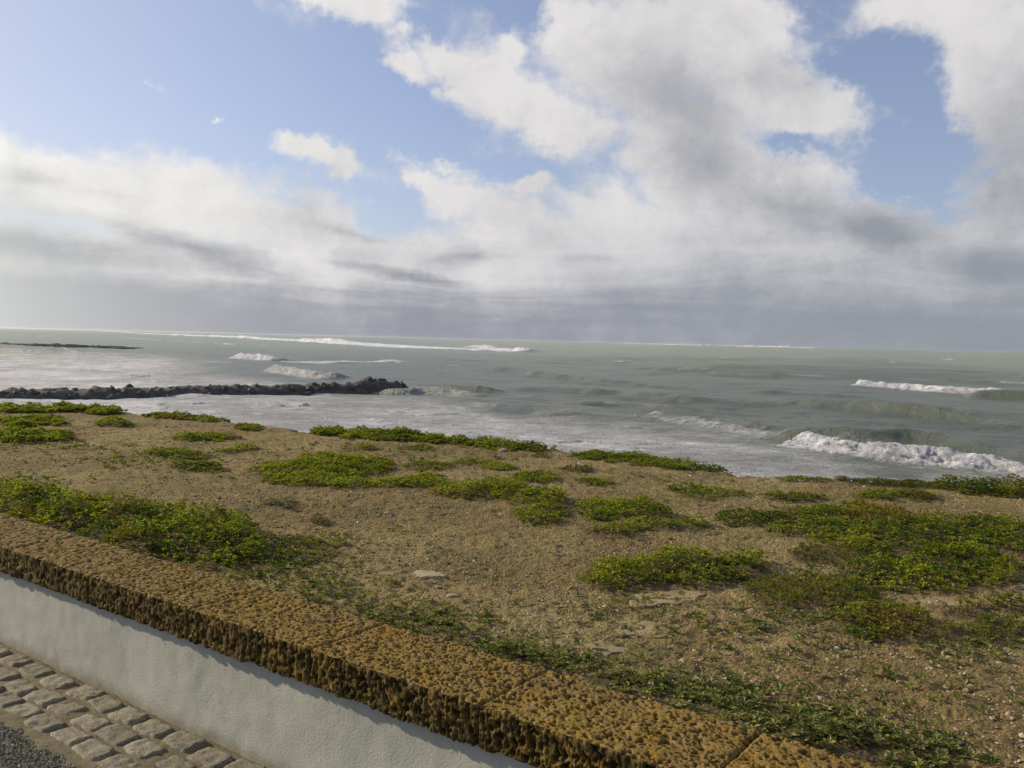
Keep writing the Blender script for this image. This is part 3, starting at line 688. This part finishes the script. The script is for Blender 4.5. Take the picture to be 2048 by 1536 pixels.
# ------------------------------------------------------------------ pavement and road
d_m, nt = material('dirty_mortar')
n1 = nt.noise(nt.pos, 9, 6, .65); n2 = nt.noise(nt.pos, 90, 5, .7)
c = nt.mix(nt.ramp(n1, .36, .64), (.112, .090, .054), (.155, .132, .082))
c = nt.mix(nt.ramp(n2, .38, .52, .6, 0), c, (.062, .052, .032))
c = nt.mix(nt.ramp(nt.noise(nt.pos, 15, 5, .6), .56, .66, 0, .45), c, (.080, .090, .028))
nt.l.new(c, nt.p.inputs['Base Color']); nt.p.inputs['Roughness'].default_value = .95
nt.l.new(nt.bump(n2, .8, .01), nt.p.inputs['Normal'])
pav = None
def ped(S_, T_, q_): return .006 + .006 * fbm(q_ * 7, 3, 111) + .003 * fbm(q_ * 40, 2, 112)
ss = np.concatenate([np.linspace(-40, -9, 30)[:-1], np.linspace(-9, 2, 700), np.linspace(2, 30, 30)[1:]]); ts = np.linspace(1.585, 2.085, 34)
SS, TT = np.meshgrid(ss, ts); q3 = np.stack([SS, TT, 0 * SS], -1)
Zp = ped(SS, TT, q3) - .012 * smooth(TT, 2.055, 2.07) - .012 * smooth(TT, 1.66, 1.60)
pav = mesh_obj('pavement', wp(SS, TT, Zp).reshape(-1, 3), grid_faces(*SS.shape), d_m, kind='structure')
s_m, nt = material('granite_sett')
oi = nt.new('ShaderNodeObjectInfo')
n1 = nt.noise(nt.pos, 22, 6, .7); n2 = nt.noise(nt.pos, 110, 4, .6)
c = nt.mix(oi.outputs['Random'], (.140, .130, .100), (.215, .200, .155))
c = nt.mix(nt.ramp(n1, .50, .68, 0, .6), c, (.175, .150, .085))
c = nt.mix(nt.ramp(n1, .30, .42, .5, 0), c, (.36, .33, .27))
c = nt.mix(nt.ramp(n2, .38, .52, .7, 0), c, (.07, .06, .04))
c = nt.mix(nt.ramp(nt.noise(nt.pos, 55, 5, .7), .52, .66, 0, .6), c, (.085, .070, .040))
nt.l.new(c, nt.p.inputs['Base Color']); nt.p.inputs['Roughness'].default_value = .85
nt.l.new(nt.bump(nt.math('ADD', n1, nt.math('MULTIPLY', n2, .4)), .9, .010), nt.p.inputs['Normal'])
SETTS = []
for k in range(10):
    nu, nv = 15, 11
    uu, vv = np.meshgrid(np.linspace(-1, 1, nu), np.linspace(-1, 1, nv))
    e = 1.0
    sx, sy = .092, .0575
    sq = (np.abs(uu) ** 5 + np.abs(vv) ** 5) ** (1 / 5) 
    x = uu * sx * (1 - .10 * np.abs(vv) ** 3) ; y = vv * sy * (1 - .10 * np.abs(uu) ** 3)
    qq = np.stack([x * 20 + k * 5, y * 20, 0 * x], -1)
    x = x + .008 * fbm(qq, 2, 120) * np.abs(uu); y = y + .006 * fbm(qq, 2, 121) * np.abs(vv)
    zt = .013 * (1 - smooth(np.maximum(np.abs(uu), np.abs(vv)), .80, 1.0)) + .006 * fbm(qq * 1.6, 3, 122) * .75 - .010
    tilt = R.normal(0, .03, 2)
    zt = zt + tilt[0] * x + tilt[1] * y
    zt[np.maximum(np.abs(uu), np.abs(vv)) > .99] = -.03
    v = np.stack([x, y, zt], -1).reshape(-1, 3)
    me = bpy.data.meshes.new('sett'); me.from_pydata(v.tolist(), [], grid_faces(nv, nu).tolist()); me.materials.append(s_m)
    me.polygons.foreach_set('use_smooth', np.ones(len(me.polygons), bool)); SETTS.append(me)
ang = math.atan2(ALONG[1], ALONG[0])
for row, (t_, off) in enumerate(((1.985, .0), (1.865, .085), (1.742, .02))):
    s_ = -7.6 + off
    while s_ < .6:
        step = .192 + R.uniform(-.015, .018)
        o = bpy.data.objects.new('sett', SETTS[int(R.integers(10))]); COL.objects.link(o); o.parent = pav
        p = wp(np.array(s_ + R.normal(0, .004)), np.array(t_ + R.normal(0, .006)), np.array(.0145 + R.normal(0, .0025)))
        o.location = tuple(p); o.rotation_euler = (0, 0, ang + R.normal(0, .05) + (math.pi if R.random() < .5 else 0))
        o.scale = (R.uniform(.92, 1.04), R.uniform(.94, 1.05), R.uniform(.8, 1.2)); s_ += step
t_m, nt = material('chip_seal_asphalt')
n2 = nt.noise(nt.pos, 140, 4, .7)
nt.l.new(nt.mix(nt.ramp(n2, .4, .65), (.035, .038, .036), (.11, .115, .105)), nt.p.inputs['Base Color']); nt.p.inputs['Roughness'].default_value = .85
nt.l.new(nt.bump(n2, 1, .012), nt.p.inputs['Normal'])
ss = np.linspace(-60, 60, 120); ts = np.linspace(-9.2, 1.64, 40); SS, TT = np.meshgrid(ss, ts)
mesh_obj('road', wp(SS, TT, 0 * SS + .001).reshape(-1, 3), grid_faces(*SS.shape), t_m, kind='structure')

# ------------------------------------------------------------------ loose stones as one cover
i1v, i1f = ico(1)
def scatter_pebbles(name, pts, size, mat, flat=.6, small=True, **props):
    n = len(pts); bv, bf = (i1v, i1f) if not small else (np.array([[1, 0, 0], [-.5, .87, 0], [-.5, -.87, 0], [0, 0, 1], [.5, .5, -.8], [-.7, 0, -.7.__neg__() * -1]], float), None)
    if small:
        bv = np.array([[1, 0, 0], [0, 1, 0], [-1, 0, 0], [0, -1, 0], [0, 0, 1], [0, 0, -1]], float)
        bf = np.array([[0, 1, 4], [1, 2, 4], [2, 3, 4], [3, 0, 4], [1, 0, 5], [2, 1, 5], [3, 2, 5], [0, 3, 5]])
    k = len(bv)
    jit = 1 + R.uniform(-.35, .35, (n, k, 3))
    v = bv[None] * jit
    v[..., 0] *= R.uniform(.7, 1.4, (n, 1))
    a = R.uniform(0, 6.28, n); ca, sa = np.cos(a)[:, None], np.sin(a)[:, None]
    tlt = R.normal(0, .35, n)[:, None]
    zz_ = v[..., 2] * flat + v[..., 0] * tlt
    x = v[..., 0] * ca - v[..., 1] * sa; y = v[..., 0] * sa + v[..., 1] * ca
    out = np.stack([x, y, zz_], -1) * size[:, None, None] + pts[:, None, :]
    f = (bf[None] + (np.arange(n) * k)[:, None, None]).reshape(-1, 3)
    return mesh_obj(name, out.reshape(-1, 3), f, mat, attrs={'tint': np.repeat(R.random(n), k)}, shade=False, kind='stuff', **props)
def pebble_mat(name, stops):
    mt, nt = material(name)
    cr_ = nt.new('ShaderNodeValToRGB'); nt.l.new(nt.attr('tint'), cr_.inputs[0])
    el_ = cr_.color_ramp.elements
    while len(el_) < len(stops): el_.new(.5)
    for e_, (p_, c_) in zip(el_, stops): e_.position = p_; e_.color = (*c_, 1)
    nt.l.new(nt.mix(nt.ramp(nt.noise(nt.pos, 120, 3, .5), .4, .6, 0, .35), cr_.outputs[0], (.10, .08, .05)), nt.p.inputs['Base Color']); nt.p.inputs['Roughness'].default_value = .9
    return mt
pb_m = pebble_mat('sand_pebbles', [(0, (.11, .082, .048)), (.35, (.20, .145, .08)), (.75, (.30, .22, .13)), (.96, (.40, .32, .22)), (1.0, (.48, .42, .33))])
n = 60000
ph = np.radians(R.uniform(-70, 2, n)); et_ = edge_t(np.degrees(ph)); tq = 2.42 * (et_ * .995 / 2.42) ** (R.random(n) ** 1.05)
pxy = wp(tq * np.tan(ph), tq, 0 * tq)
dens_ = fbm(np.concatenate([pxy[:, :2], 0 * pxy[:, :1]], 1) * 1.7, 3, 130)
keep = R.random(n) < smooth(dens_, -.8, .5) * .9 + .12
pxy = pxy[keep]; dist = np.hypot(pxy[:, 0], pxy[:, 1])
size = (.0030 + .0070 * R.random(len(pxy)) ** 3.0) * (1 + .6 * (R.random(len(pxy)) < .03)) * (.6 + dist * .10)
pxy[:, 2] = ground_h(pxy[:, :2]) + size * .25
scatter_pebbles('gravel', pxy, size, pb_m, label='loose gravel and crumbs of sandstone strewn over the sandy plateau', category='gravel')
# larger stones, paler, on the right part of the plateau
n = 900
c_xy = np.array([on_z(x, y, GROUND_Z)[:2] for x, y in zip(R.uniform(1250, 2100, n), 1090 + 430 * R.random(n) ** .8)])
s_, t_ = to_st(c_xy); ok = (t_ > 2.5); c_xy = c_xy[ok]
size = .004 + .007 * R.random(len(c_xy)) ** 2.5
c3 = np.concatenate([c_xy, ground_h(c_xy)[:, None] + size[:, None] * .3], 1)
pl_m = pebble_mat('pale_pebbles', [(0, (.22, .17, .11)), (.5, (.34, .28, .19)), (.88, (.32, .27, .18)), (1.0, (.46, .42, .35))])
scatter_pebbles('pebbles', c3, size, pl_m, small=False, label='pale shell and stone fragments scattered over the right of the plateau', category='pebbles')
# chippings on the road's edge
n = 26000
sc_ = R.uniform(-4.7, -2.0, n); tc_ = R.uniform(1.05, 1.665, n) + .02 * fbm(np.stack([sc_ * 6, 0 * sc_], -1), 2, 140)
size = R.uniform(.0022, .0050, n)
c3 = wp(sc_, tc_, size * .3 + .002)
ch_m = pebble_mat('grey_chippings', [(0, (.06, .065, .045)), (.5, (.150, .155, .110)), (.88, (.25, .24, .18)), (.965, (.42, .40, .34)), (1.0, (.75, .74, .72))])
scatter_pebbles('chippings', c3, size, ch_m, flat=.8, label='coarse dark grey chippings surfacing the road beside the cobbles', category='chippings')

# ------------------------------------------------------------------ foliage
def leaf_material(name, bright, dark, dry, trans=.35):
    mt = bpy.data.materials.new(name); mt.use_nodes = True
    nt = NT(mt.node_tree); nt.n.clear(); out = nt.new('ShaderNodeOutputMaterial')
    tn = nt.attr('tint'); dr = nt.attr('dry')
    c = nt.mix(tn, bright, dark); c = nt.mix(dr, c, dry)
    d = nt.new('ShaderNodeBsdfPrincipled'); nt.l.new(c, d.inputs['Base Color']); d.inputs['Roughness'].default_value = .6; d.inputs['Specular IOR Level'].default_value = .15
    tr = nt.new('ShaderNodeBsdfTranslucent'); nt.l.new(nt.mix(1, c, (1.5, 1.6, .6), 'MULTIPLY'), tr.inputs[0])
    mx = nt.new('ShaderNodeMixShader'); mx.inputs[0].default_value = trans
    nt.l.new(d.outputs[0], mx.inputs[1]); nt.l.new(tr.outputs[0], mx.inputs[2]); nt.l.new(mx.outputs[0], out.inputs[0])
    return mt
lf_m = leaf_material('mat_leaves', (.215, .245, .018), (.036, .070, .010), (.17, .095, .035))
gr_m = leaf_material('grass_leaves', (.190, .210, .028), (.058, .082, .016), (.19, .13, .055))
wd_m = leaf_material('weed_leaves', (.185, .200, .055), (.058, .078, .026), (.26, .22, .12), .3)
st_m, nt = material('dry_stem'); nt.p.inputs['Base Color'].default_value = (.13, .085, .045, 1); nt.p.inputs['Roughness'].default_value = .9
def leaves(pts, nrm, size, kind, nleaf):
    """whorls of leaves: every leaf is a folded lozenge of 4 corners with a lifted tip"""
    n = len(pts); N = n * nleaf
    base = np.repeat(pts, nleaf, 0); sz = np.repeat(size, nleaf) * R.uniform(.65, 1.2, N)
    a = np.repeat(R.uniform(0, 6.28, n), nleaf) + np.tile(np.arange(nleaf) * 6.283 / nleaf, n) + R.normal(0, .35, N)
    if kind == 'grass': elv = R.uniform(.5, 1.35, N); wd = .16; ln = 1.5
    elif kind == 'weed': elv = R.uniform(.0, .75, N); wd = .30; ln = 1.15
    else: elv = R.uniform(.05, 1.1, N); wd = .42; ln = .95
    nr = np.repeat(nrm, nleaf, 0)
    d = np.stack([np.cos(a) * np.cos(elv), np.sin(a) * np.cos(elv), np.sin(elv)], 1) + .45 * nr * np.array([1, 1, .2]); d /= np.linalg.norm(d, axis=1)[:, None]
    sdv = np.stack([-np.sin(a), np.cos(a), R.normal(0, .35, N)], 1); sdv /= np.linalg.norm(sdv, axis=1)[:, None]
    upv = np.cross(d, sdv)
    upv *= np.sign(upv[:, 2:3] + 1e-9)
    L = (sz * ln)[:, None]; Wd = (sz * wd)[:, None]
    st = base + d * L * .08
    p0 = st; p1 = st + d * L * .50 + sdv * Wd + upv * L * .10; p2 = st + d * L - upv * L * .12; p3 = st + d * L * .50 - sdv * Wd + upv * L * .10; 
    mid = st + d * L * .52
    v = np.stack([p0, p1, p2, p3], 1)
    k = np.arange(N)[:, None] * 4
    f = np.concatenate([k + np.array([[0, 1, 2]]), k + np.array([[0, 2, 3]])], 0)
    return v.reshape(-1, 3), f
def sample_patch(ell, dens, jag=.34):
    P_, Rr = [], []
    for e in ell:
        area = math.pi * abs(np.cross(e[1], e[2])); n = max(40, int(area * dens * 1.35))
        r = np.sqrt(R.random(n)) * 1.18; a = R.uniform(0, 6.283, n)
        P_.append(e[0] + r[:, None] * (np.cos(a)[:, None] * e[1] + np.sin(a)[:, None] * e[2]))
    P_ = np.concatenate(P_)
    r = np.min([ell_r(P_, e) for e in ell], 0)
    q = np.concatenate([P_, 0 * P_[:, :1]], 1)
    r = r + jag * fbm(q * 5.5, 3, 150) * .9 + .12 * fbm(q * 22, 2, 151)
    # overlapping ellipses: thin out the doubly sampled part
    cnt = np.sum([ell_r(P_, e) < 1.18 for e in ell], 0)
    k = (R.random(len(P_)) < 1 / np.maximum(1, cnt)) & (r < 1)
    return P_[k], r[k], q[k]
n_tri = 0
for row, ell in zip(PLANTS, ELL):
    name, label, hgt, leaf, tone, dn, _ = row
    kind = {'creeping_plant': 'mat', 'grass_tuft': 'grass', 'leafy_weed': 'weed'}[name]
    dist = np.linalg.norm(ell[0][0])
    den = (2900 if kind == 'mat' else 2400 if kind == 'grass' else 330) * dn * min(1.0, (7.5 / dist) ** 1.3)
    if 'cliff edge' in label and 'beyond' not in label: den *= 2.4; leaf *= .8; ell = [(e[0] * (1 - .012), e[1], e[2] * 1.6) for e in ell]; hgt *= .62
    lf = leaf * (.60 if kind != 'weed' else .55) * max(1.0, dist / 9.0)
    P_, r, q = sample_patch(ell, den)
    dome = np.sqrt(np.clip(1 - r ** 2, 0, 1)) ** .8
    bump = .72 + .45 * fbm(q * 7, 3, 160) + .16 * fbm(q * 24, 2, 161)
    top = (.85 * hgt) * dome * np.clip(bump, .18, 1.5)
    bank = row[0] == 'creeping_plant' and ('edge' in label and 'near' not in label and 'beyond' not in label)
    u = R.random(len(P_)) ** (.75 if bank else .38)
    z = ground_h(P_) + .004 + top * u
    # slope of the dome gives the leaves' lean
    c0 = np.mean([e[0] for e in ell], 0); lean = (P_ - c0); lean /= np.linalg.norm(lean, axis=1)[:, None] + 1e-6
    nrm = np.concatenate([lean * (r ** 2)[:, None], (1 - r * .5)[:, None]], 1)
    pts = np.concatenate([P_, z[:, None]], 1)
    if kind == 'weed': keep_ = fbm(q * 9, 3, 175) > -.12; P_, r, q, u, z, nrm = P_[keep_], r[keep_], q[keep_], u[keep_], z[keep_], nrm[keep_]; pts = np.concatenate([P_, z[:, None]], 1)
    origin = np.array([*c0, float(ground_h(c0[None])[0])])
    nl = {'mat': 6, 'grass': 5, 'weed': 8}[kind]
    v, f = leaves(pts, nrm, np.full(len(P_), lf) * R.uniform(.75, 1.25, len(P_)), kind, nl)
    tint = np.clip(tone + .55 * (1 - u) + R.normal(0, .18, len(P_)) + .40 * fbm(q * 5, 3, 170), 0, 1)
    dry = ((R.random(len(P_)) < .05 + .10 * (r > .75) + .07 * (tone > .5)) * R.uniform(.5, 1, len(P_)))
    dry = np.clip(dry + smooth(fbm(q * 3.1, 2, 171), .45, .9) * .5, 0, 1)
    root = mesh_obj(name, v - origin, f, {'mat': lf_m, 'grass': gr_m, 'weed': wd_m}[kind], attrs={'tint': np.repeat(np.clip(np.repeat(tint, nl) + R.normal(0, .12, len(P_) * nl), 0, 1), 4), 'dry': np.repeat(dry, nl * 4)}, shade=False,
                    label=label, category={'mat': 'plant', 'grass': 'grass tuft', 'weed': 'weed'}[kind])
    root.location = tuple(origin)
    n_tri += len(f)
    # runners creeping out from beneath
    m_ = max(6, int(len(P_) * .05)); idx = R.choice(len(P_), m_)
    a = R.uniform(0, 6.28, m_); L = R.uniform(.03, .10, m_) * (1 + hgt * 3)
    p0 = np.concatenate([P_[idx], (ground_h(P_[idx]) + .006)[:, None]], 1); dirs = np.stack([np.cos(a), np.sin(a), R.uniform(-.05, .35, m_)], 1)
    p1 = p0 + dirs * L[:, None] * .5 + R.normal(0, .006, (m_, 3)); p2 = p0 + dirs * L[:, None]; wv = np.stack([-np.sin(a), np.cos(a), 0 * a], 1) * .0016 * max(1, dist / 6)
    upw = np.array([0, 0, .0026]) * max(1, dist / 6)
    ring = lambda p, k_: np.stack([p + wv * k_, p + upw * k_, p - wv * k_], 1)
    v = np.concatenate([ring(p0, 1), ring(p1, .9), ring(p2, .3)], 1)
    b = np.arange(m_)[:, None, None] * 9
    fq = []
    for lv in (0, 3):
        for i in range(3): fq.append([lv + i, lv + (i + 1) % 3, lv + 3 + (i + 1) % 3, lv + 3 + i])
    f = (np.array(fq)[None] + b).reshape(-1, 4)
    mesh_obj('stem', v.reshape(-1, 3) - origin, f, st_m, parent=root, kind='stuff')
print('leaf triangles', n_tri)

gp, gt = [], []
for row, ell in zip(PLANTS, ELL):
    if row[0] == 'leafy_weed': continue
    for e in ell:
        n = int(20 + math.pi * abs(np.cross(e[1], e[2])) * 170); rr_ = R.uniform(.85, 1.75, n) ** 1.1; a = R.uniform(0, 6.283, n)
        p = e[0] + rr_[:, None] * (np.cos(a)[:, None] * e[1] + np.sin(a)[:, None] * e[2]); s_, t_ = to_st(p)
        ok = (t_ > 2.44) & (t_ < edge_t(np.degrees(np.arctan2(s_, t_)))) & (fbm(np.concatenate([p, 0 * p[:, :1]], 1) * 4, 2, 190) > -.2)
        gp.append(p[ok]); gt.append(np.full(ok.sum(), row[4]))
gp = np.concatenate(gp); gt = np.concatenate(gt); dist = np.hypot(gp[:, 0], gp[:, 1])
v, f = leaves(np.concatenate([gp, ground_h(gp)[:, None] + R.uniform(.002, .018, len(gp))[:, None]], 1), np.tile([0, 0, 1.], (len(gp), 1)), R.uniform(.009, .017, len(gp)) * np.maximum(1, dist / 8), 'mat', 5)
mesh_obj('ground_cover', v, f, lf_m, attrs={'tint': np.repeat(np.clip(gt + R.normal(.2, .25, len(gp)), 0, 1), 20), 'dry': np.repeat(smooth(R.random(len(gp)), .55, 1.0), 20)}, shade=False, kind='stuff',
         label='small scattered sprigs creeping out round the green mats', category='ground cover')

# sparse rosettes nobody could count, in the strips the picture shows them
bands = [((640, 1165), 120, 50, 260), ((560, 1125), 120, 35, 200), ((760, 1215), 110, 28, 150), ((880, 1235), 110, 28, 170), ((1000, 1290), 90, 22, 110), ((1150, 1320), 110, 25, 130), ((1290, 1370), 120, 28, 170),
         ((1430, 1390), 110, 40, 240), ((1560, 1440), 130, 40, 260), ((1700, 1470), 140, 40, 200), ((1850, 1510), 120, 40, 160), ((1230, 1210), 160, 40, 60), ((1560, 1240), 120, 30, 70), ((680, 1085), 60, 20, 60), ((300, 925), 160, 16, 130),
         ((130, 895), 130, 12, 90), ((1620, 1230), 200, 60, 110), ((1950, 1300), 110, 40, 90), ((800, 1060), 60, 6, 20), ((1360, 1240), 180, 50, 60), ((1850, 1390), 250, 110, 110), ((1500, 1310), 260, 60, 90), ((470, 950), 90, 8, 40), ((60, 960), 120, 10, 40), ((1650, 1020), 140, 8, 70), ((1280, 950), 160, 14, 50), ((900, 915), 200, 14, 60), ((650, 905), 150, 16, 60)]
pp = []
for (cx, cy), rx, ry, k in bands:
    for _ in range(int(k * .62)):
        x, y = cx + R.normal(0, rx * .5), cy + R.normal(0, ry * .5); p = on_z(x, y, GROUND_Z)
        s_, t_ = to_st(p)
        if 2.43 < t_ < edge_t(math.degrees(math.atan2(s_, t_))): pp.append(p[:2])
# a thin line of them in the joint between sand and coping
for _ in range(420):
    s_ = R.uniform(-6, .3); t_ = 2.435 + abs(R.normal(0, .035)); pp.append(wp(np.array(s_), np.array(t_), np.array(0.))[:2])
pp = np.array(pp); h = ground_h(pp)
pts = np.concatenate([pp, h[:, None] + R.uniform(.003, .02, len(pp))[:, None]], 1)
dist = np.hypot(pp[:, 0], pp[:, 1])
v, f = leaves(pts, np.tile([0, 0, 1.], (len(pp), 1)), R.uniform(.012, .028, len(pp)) * np.maximum(1, dist / 6), 'weed', 7)
mesh_obj('weeds', v, f, wd_m, attrs={'tint': np.repeat(R.random(len(pp)), 28), 'dry': np.repeat(smooth(R.random(len(pp)), .6, 1.0), 28)}, shade=False, kind='stuff',
         label='sparse grey green weeds dotted over the sand behind the coping', category='weeds')

# ------------------------------------------------------------------ single stones and slabs one can point at
k_m, nt = material('pale_stone')
n1 = nt.noise(nt.pos, 30, 5, .6)
nt.l.new(nt.mix(nt.ramp(n1, .35, .65), (.30, .25, .17), (.24, .195, .125)), nt.p.inputs['Base Color']); nt.p.inputs['Roughness'].default_value = .9
nt.l.new(nt.bump(n1, .6, .01), nt.p.inputs['Normal'])
kw_m, nt = material('white_stone'); nt.l.new(nt.mix(nt.noise(nt.pos, 60, 4, .6), (.50, .47, .41), (.36, .33, .27)), nt.p.inputs['Base Color']); nt.p.inputs['Roughness'].default_value = .85
kd_m, nt = material('brown_stone'); nt.l.new(nt.mix(nt.noise(nt.pos, 40, 4, .6), (.06, .045, .03), (.13, .10, .07)), nt.p.inputs['Base Color']); nt.p.inputs['Roughness'].default_value = .85
def stone(label, px, py, wpx, flat, mat):
    p = on_z(px, py, GROUND_Z); dist = np.linalg.norm(p - np.array([0, 0, CAM_Z])); rad = wpx / F_PX * dist / 2
    k = int(R.integers(8)); v = BOULDERS[k] * np.array([1, .7, flat]) * rad
    a = R.uniform(-.4, .4); c_, s_ = math.cos(a), math.sin(a); v = np.stack([v[:, 0] * c_ - v[:, 1] * s_, v[:, 0] * s_ + v[:, 1] * c_, v[:, 2]], 1)
    o = mesh_obj('stone', v, ifc, mat, shade=False, label=label, category='stone')
    o.location = (p[0], p[1], float(ground_h(p[None, :2])[0]) + rad * flat * .35)
stone('small pale flat stone on open sand above the middle of the coping', 905, 1184, 30, .35, k_m)
stone('white chip of stone among weeds left of the flat slab', 690, 1158, 20, .4, kw_m)
stone('pale pinkish stone lying near the cliff edge at centre', 1005, 903, 26, .4, k_m)
stone('dark brown stone on the cliff edge right of centre', 1678, 962, 34, .5, kd_m)
stone('small white stone between the patchy mat and the domed mat', 1454, 1014, 13, .5, kw_m)
stone('white pebble below the round near mat, left one of a pair', 1673, 1296, 13, .6, kw_m)
stone('white pebble below the round near mat, right one of a pair', 1693, 1302, 12, .5, kw_m)
stone('rounded pale stone at the right, below the straggling clump', 1890, 1308, 19, .7, k_m)
stone('bright white chip close to the right border', 2020, 1322, 18, .35, kw_m)
stone('broad white grey stone left of the bright white chip', 1992, 1330, 24, .35, kw_m)
stone('dark brown leaf shaped stone on the sand below the olive clump', 1515, 1273, 16, .4, kd_m)
stone('reddish brown stone under the gravel slope at centre right', 1340, 1065 + 18, 14, .5, kd_m)
stone('pale stone in the gravel left of the straggling clump', 1975, 1240, 20, .5, k_m)
stone('dark stone in the sand between the two pale slabs', 1250, 1265, 20, .45, kd_m)
stone('white pebble left of the long thin trailing mat', 1162, 1067, 9, .6, kw_m)
stone('grey pebble on bare sand below the narrow strip of mat', 775, 1027, 18, .5, k_m)
stone('small grey stone on the sand above the flat slab', 880, 1164, 20, .35, k_m)
stone('pale pebble at the right above the lower gravel', 1798, 1370, 13, .6, k_m)

o_m, nt = material('hard_pan')
n1 = nt.noise(nt.pos, 8, 6, .6); n2 = nt.noise(nt.pos, 70, 5, .7)
c = nt.mix(nt.ramp(n1, .35, .65), (.245, .195, .100), (.205, .155, .072)); c = nt.mix(nt.ramp(n2, .55, .7, 0, .5), c, (.14, .11, .07))
nt.l.new(c, nt.p.inputs['Base Color']); nt.p.inputs['Roughness'].default_value = .9; nt.l.new(nt.bump(n2, .5, .006), nt.p.inputs['Normal'])
def slab(label, cx, cy, rx, ry, thick, seed, mat=None):
    c, a, b = foot((cx, cy, rx, ry)); k = 48
    th = np.linspace(0, 2 * math.pi, k, endpoint=False)
    rad = 1 + .42 * fbm(np.stack([np.cos(th) * 1.3 + seed, np.sin(th) * 1.3], -1), 4, 180)
    rings = []
    for fr_, dz in ((1.04, -.012), (1.0, thick * .9), (.93, thick), (.6, thick), (.25, thick)):
        xy_ = c + (rad * fr_)[:, None] * (np.cos(th)[:, None] * a + np.sin(th)[:, None] * b)
        q = np.concatenate([xy_, 0 * xy_[:, :1]], 1)
        rings.append(np.concatenate([xy_, (ground_h(xy_) + dz + .0015 * fbm(q * 14, 2, 181))[:, None]], 1))
    v = np.concatenate(rings + [np.array([[*c, float(ground_h(c[None])[0]) + thick]])])
    fcs = grid_faces(5, k, wrap=True).tolist(); last = 4 * k
    fcs += [[last + i, last + (i + 1) % k, 5 * k, 5 * k] for i in range(k)]
    me = bpy.data.meshes.new('rock_slab'); org = np.array([*c, GROUND_Z])
    me.from_pydata((v - org).tolist(), [], [f_ if f_[2] != f_[3] else f_[:3] for f_ in fcs]); me.materials.append(mat or o_m)
    o = bpy.data.objects.new('rock_slab', me); COL.objects.link(o); o.location = tuple(org); o['label'] = label; o['category'] = 'rock slab'
slab('cracked pale slab of bare rock below the thick oblong mat', 1335, 1190, 66, 14, .007, 1)
slab('broad faint slab of bare rock left of the dark cracks', 1270, 1250, 60, 13, .003, 2)
slab('lowest pale slab of bare rock nearest the coping', 1185, 1290, 72, 13, .003, 3)
slab('thin tan slab lying on open sand at the middle', 864, 1141, 33, 7, .010, 4, k_m)
slab('long grey slab edge in the gravel below the widest mat', 1880, 1205, 70, 7, .004, 6)
slab('bare grey slab at the right border below the widest mat', 2040, 1185, 50, 12, .003, 9)

# thin upright stalks on the cliff edge
def stalk(label, px, py, hpx, bend):
    p = on_z(px, py, GROUND_Z); dist = np.linalg.norm(p[:2]); h_ = hpx / F_PX * dist; k = 7
    root = np.array([p[0], p[1], float(ground_h(p[None, :2])[0])])
    v, f = [], []
    for j, (da, hs) in enumerate(((0, 1), (2.2, .7), (4.1, .55))):
        for i in range(k):
            u = i / (k - 1); r_ = .004 * (1 - .75 * u)
            cxx = np.array([math.cos(da) * bend * u * u * h_, math.sin(da) * bend * u * u * h_, u * h_ * hs])
            for m__ in range(3): v.append(cxx + r_ * np.array([math.cos(m__ * 2.09), math.sin(m__ * 2.09), 0]))
        b_ = j * k * 3
        for i in range(k - 1):
            for m__ in range(3): f.append([b_ + i * 3 + m__, b_ + i * 3 + (m__ + 1) % 3, b_ + (i + 1) * 3 + (m__ + 1) % 3, b_ + (i + 1) * 3 + m__])
    o = mesh_obj('dry_stalk', np.array(v), np.array(f), st_m, label=label, category='dry stalk'); o.location = tuple(root)
stalk('thin dry stalk standing on the tapering green bank', 1013, 887, 32, .3)
stalk('thin bent stalk above the grassy strip at right', 1805, 966, 26, .9)
stalk('dry stalk leaning left of the bushy dark plant', 1945, 968, 40, .4)
stalk('wispy tall stalk in the bushy dark plant by the border', 2015, 972, 62, .35)

# ------------------------------------------------------------------ the salt haze over the water
hm = bpy.data.materials.new('salt_haze'); hm.use_nodes = True
nt = NT(hm.node_tree); nt.n.clear(); out = nt.new('ShaderNodeOutputMaterial'); pv = nt.new('ShaderNodeVolumePrincipled')
pv.inputs['Color'].default_value = (.93, .95, .96, 1); pv.inputs['Density'].default_value = .00006; pv.inputs['Anisotropy'].default_value = .8
nt.l.new(pv.outputs[0], out.inputs['Volume'])
hx, z0, z1 = 10200, -12.0, 2.9
hv = [(x, y, z) for z in (z0, z1) for x, y in ((-hx, -hx), (hx, -hx), (hx, hx), (-hx, hx))]
mesh_obj('haze', np.array(hv), np.array([(3, 2, 1, 0), (4, 5, 6, 7), (0, 1, 5, 4), (1, 2, 6, 5), (2, 3, 7, 6), (3, 0, 4, 7)]), hm, shade=False, kind='stuff', label='pale salt haze hanging over the sea', category='haze')
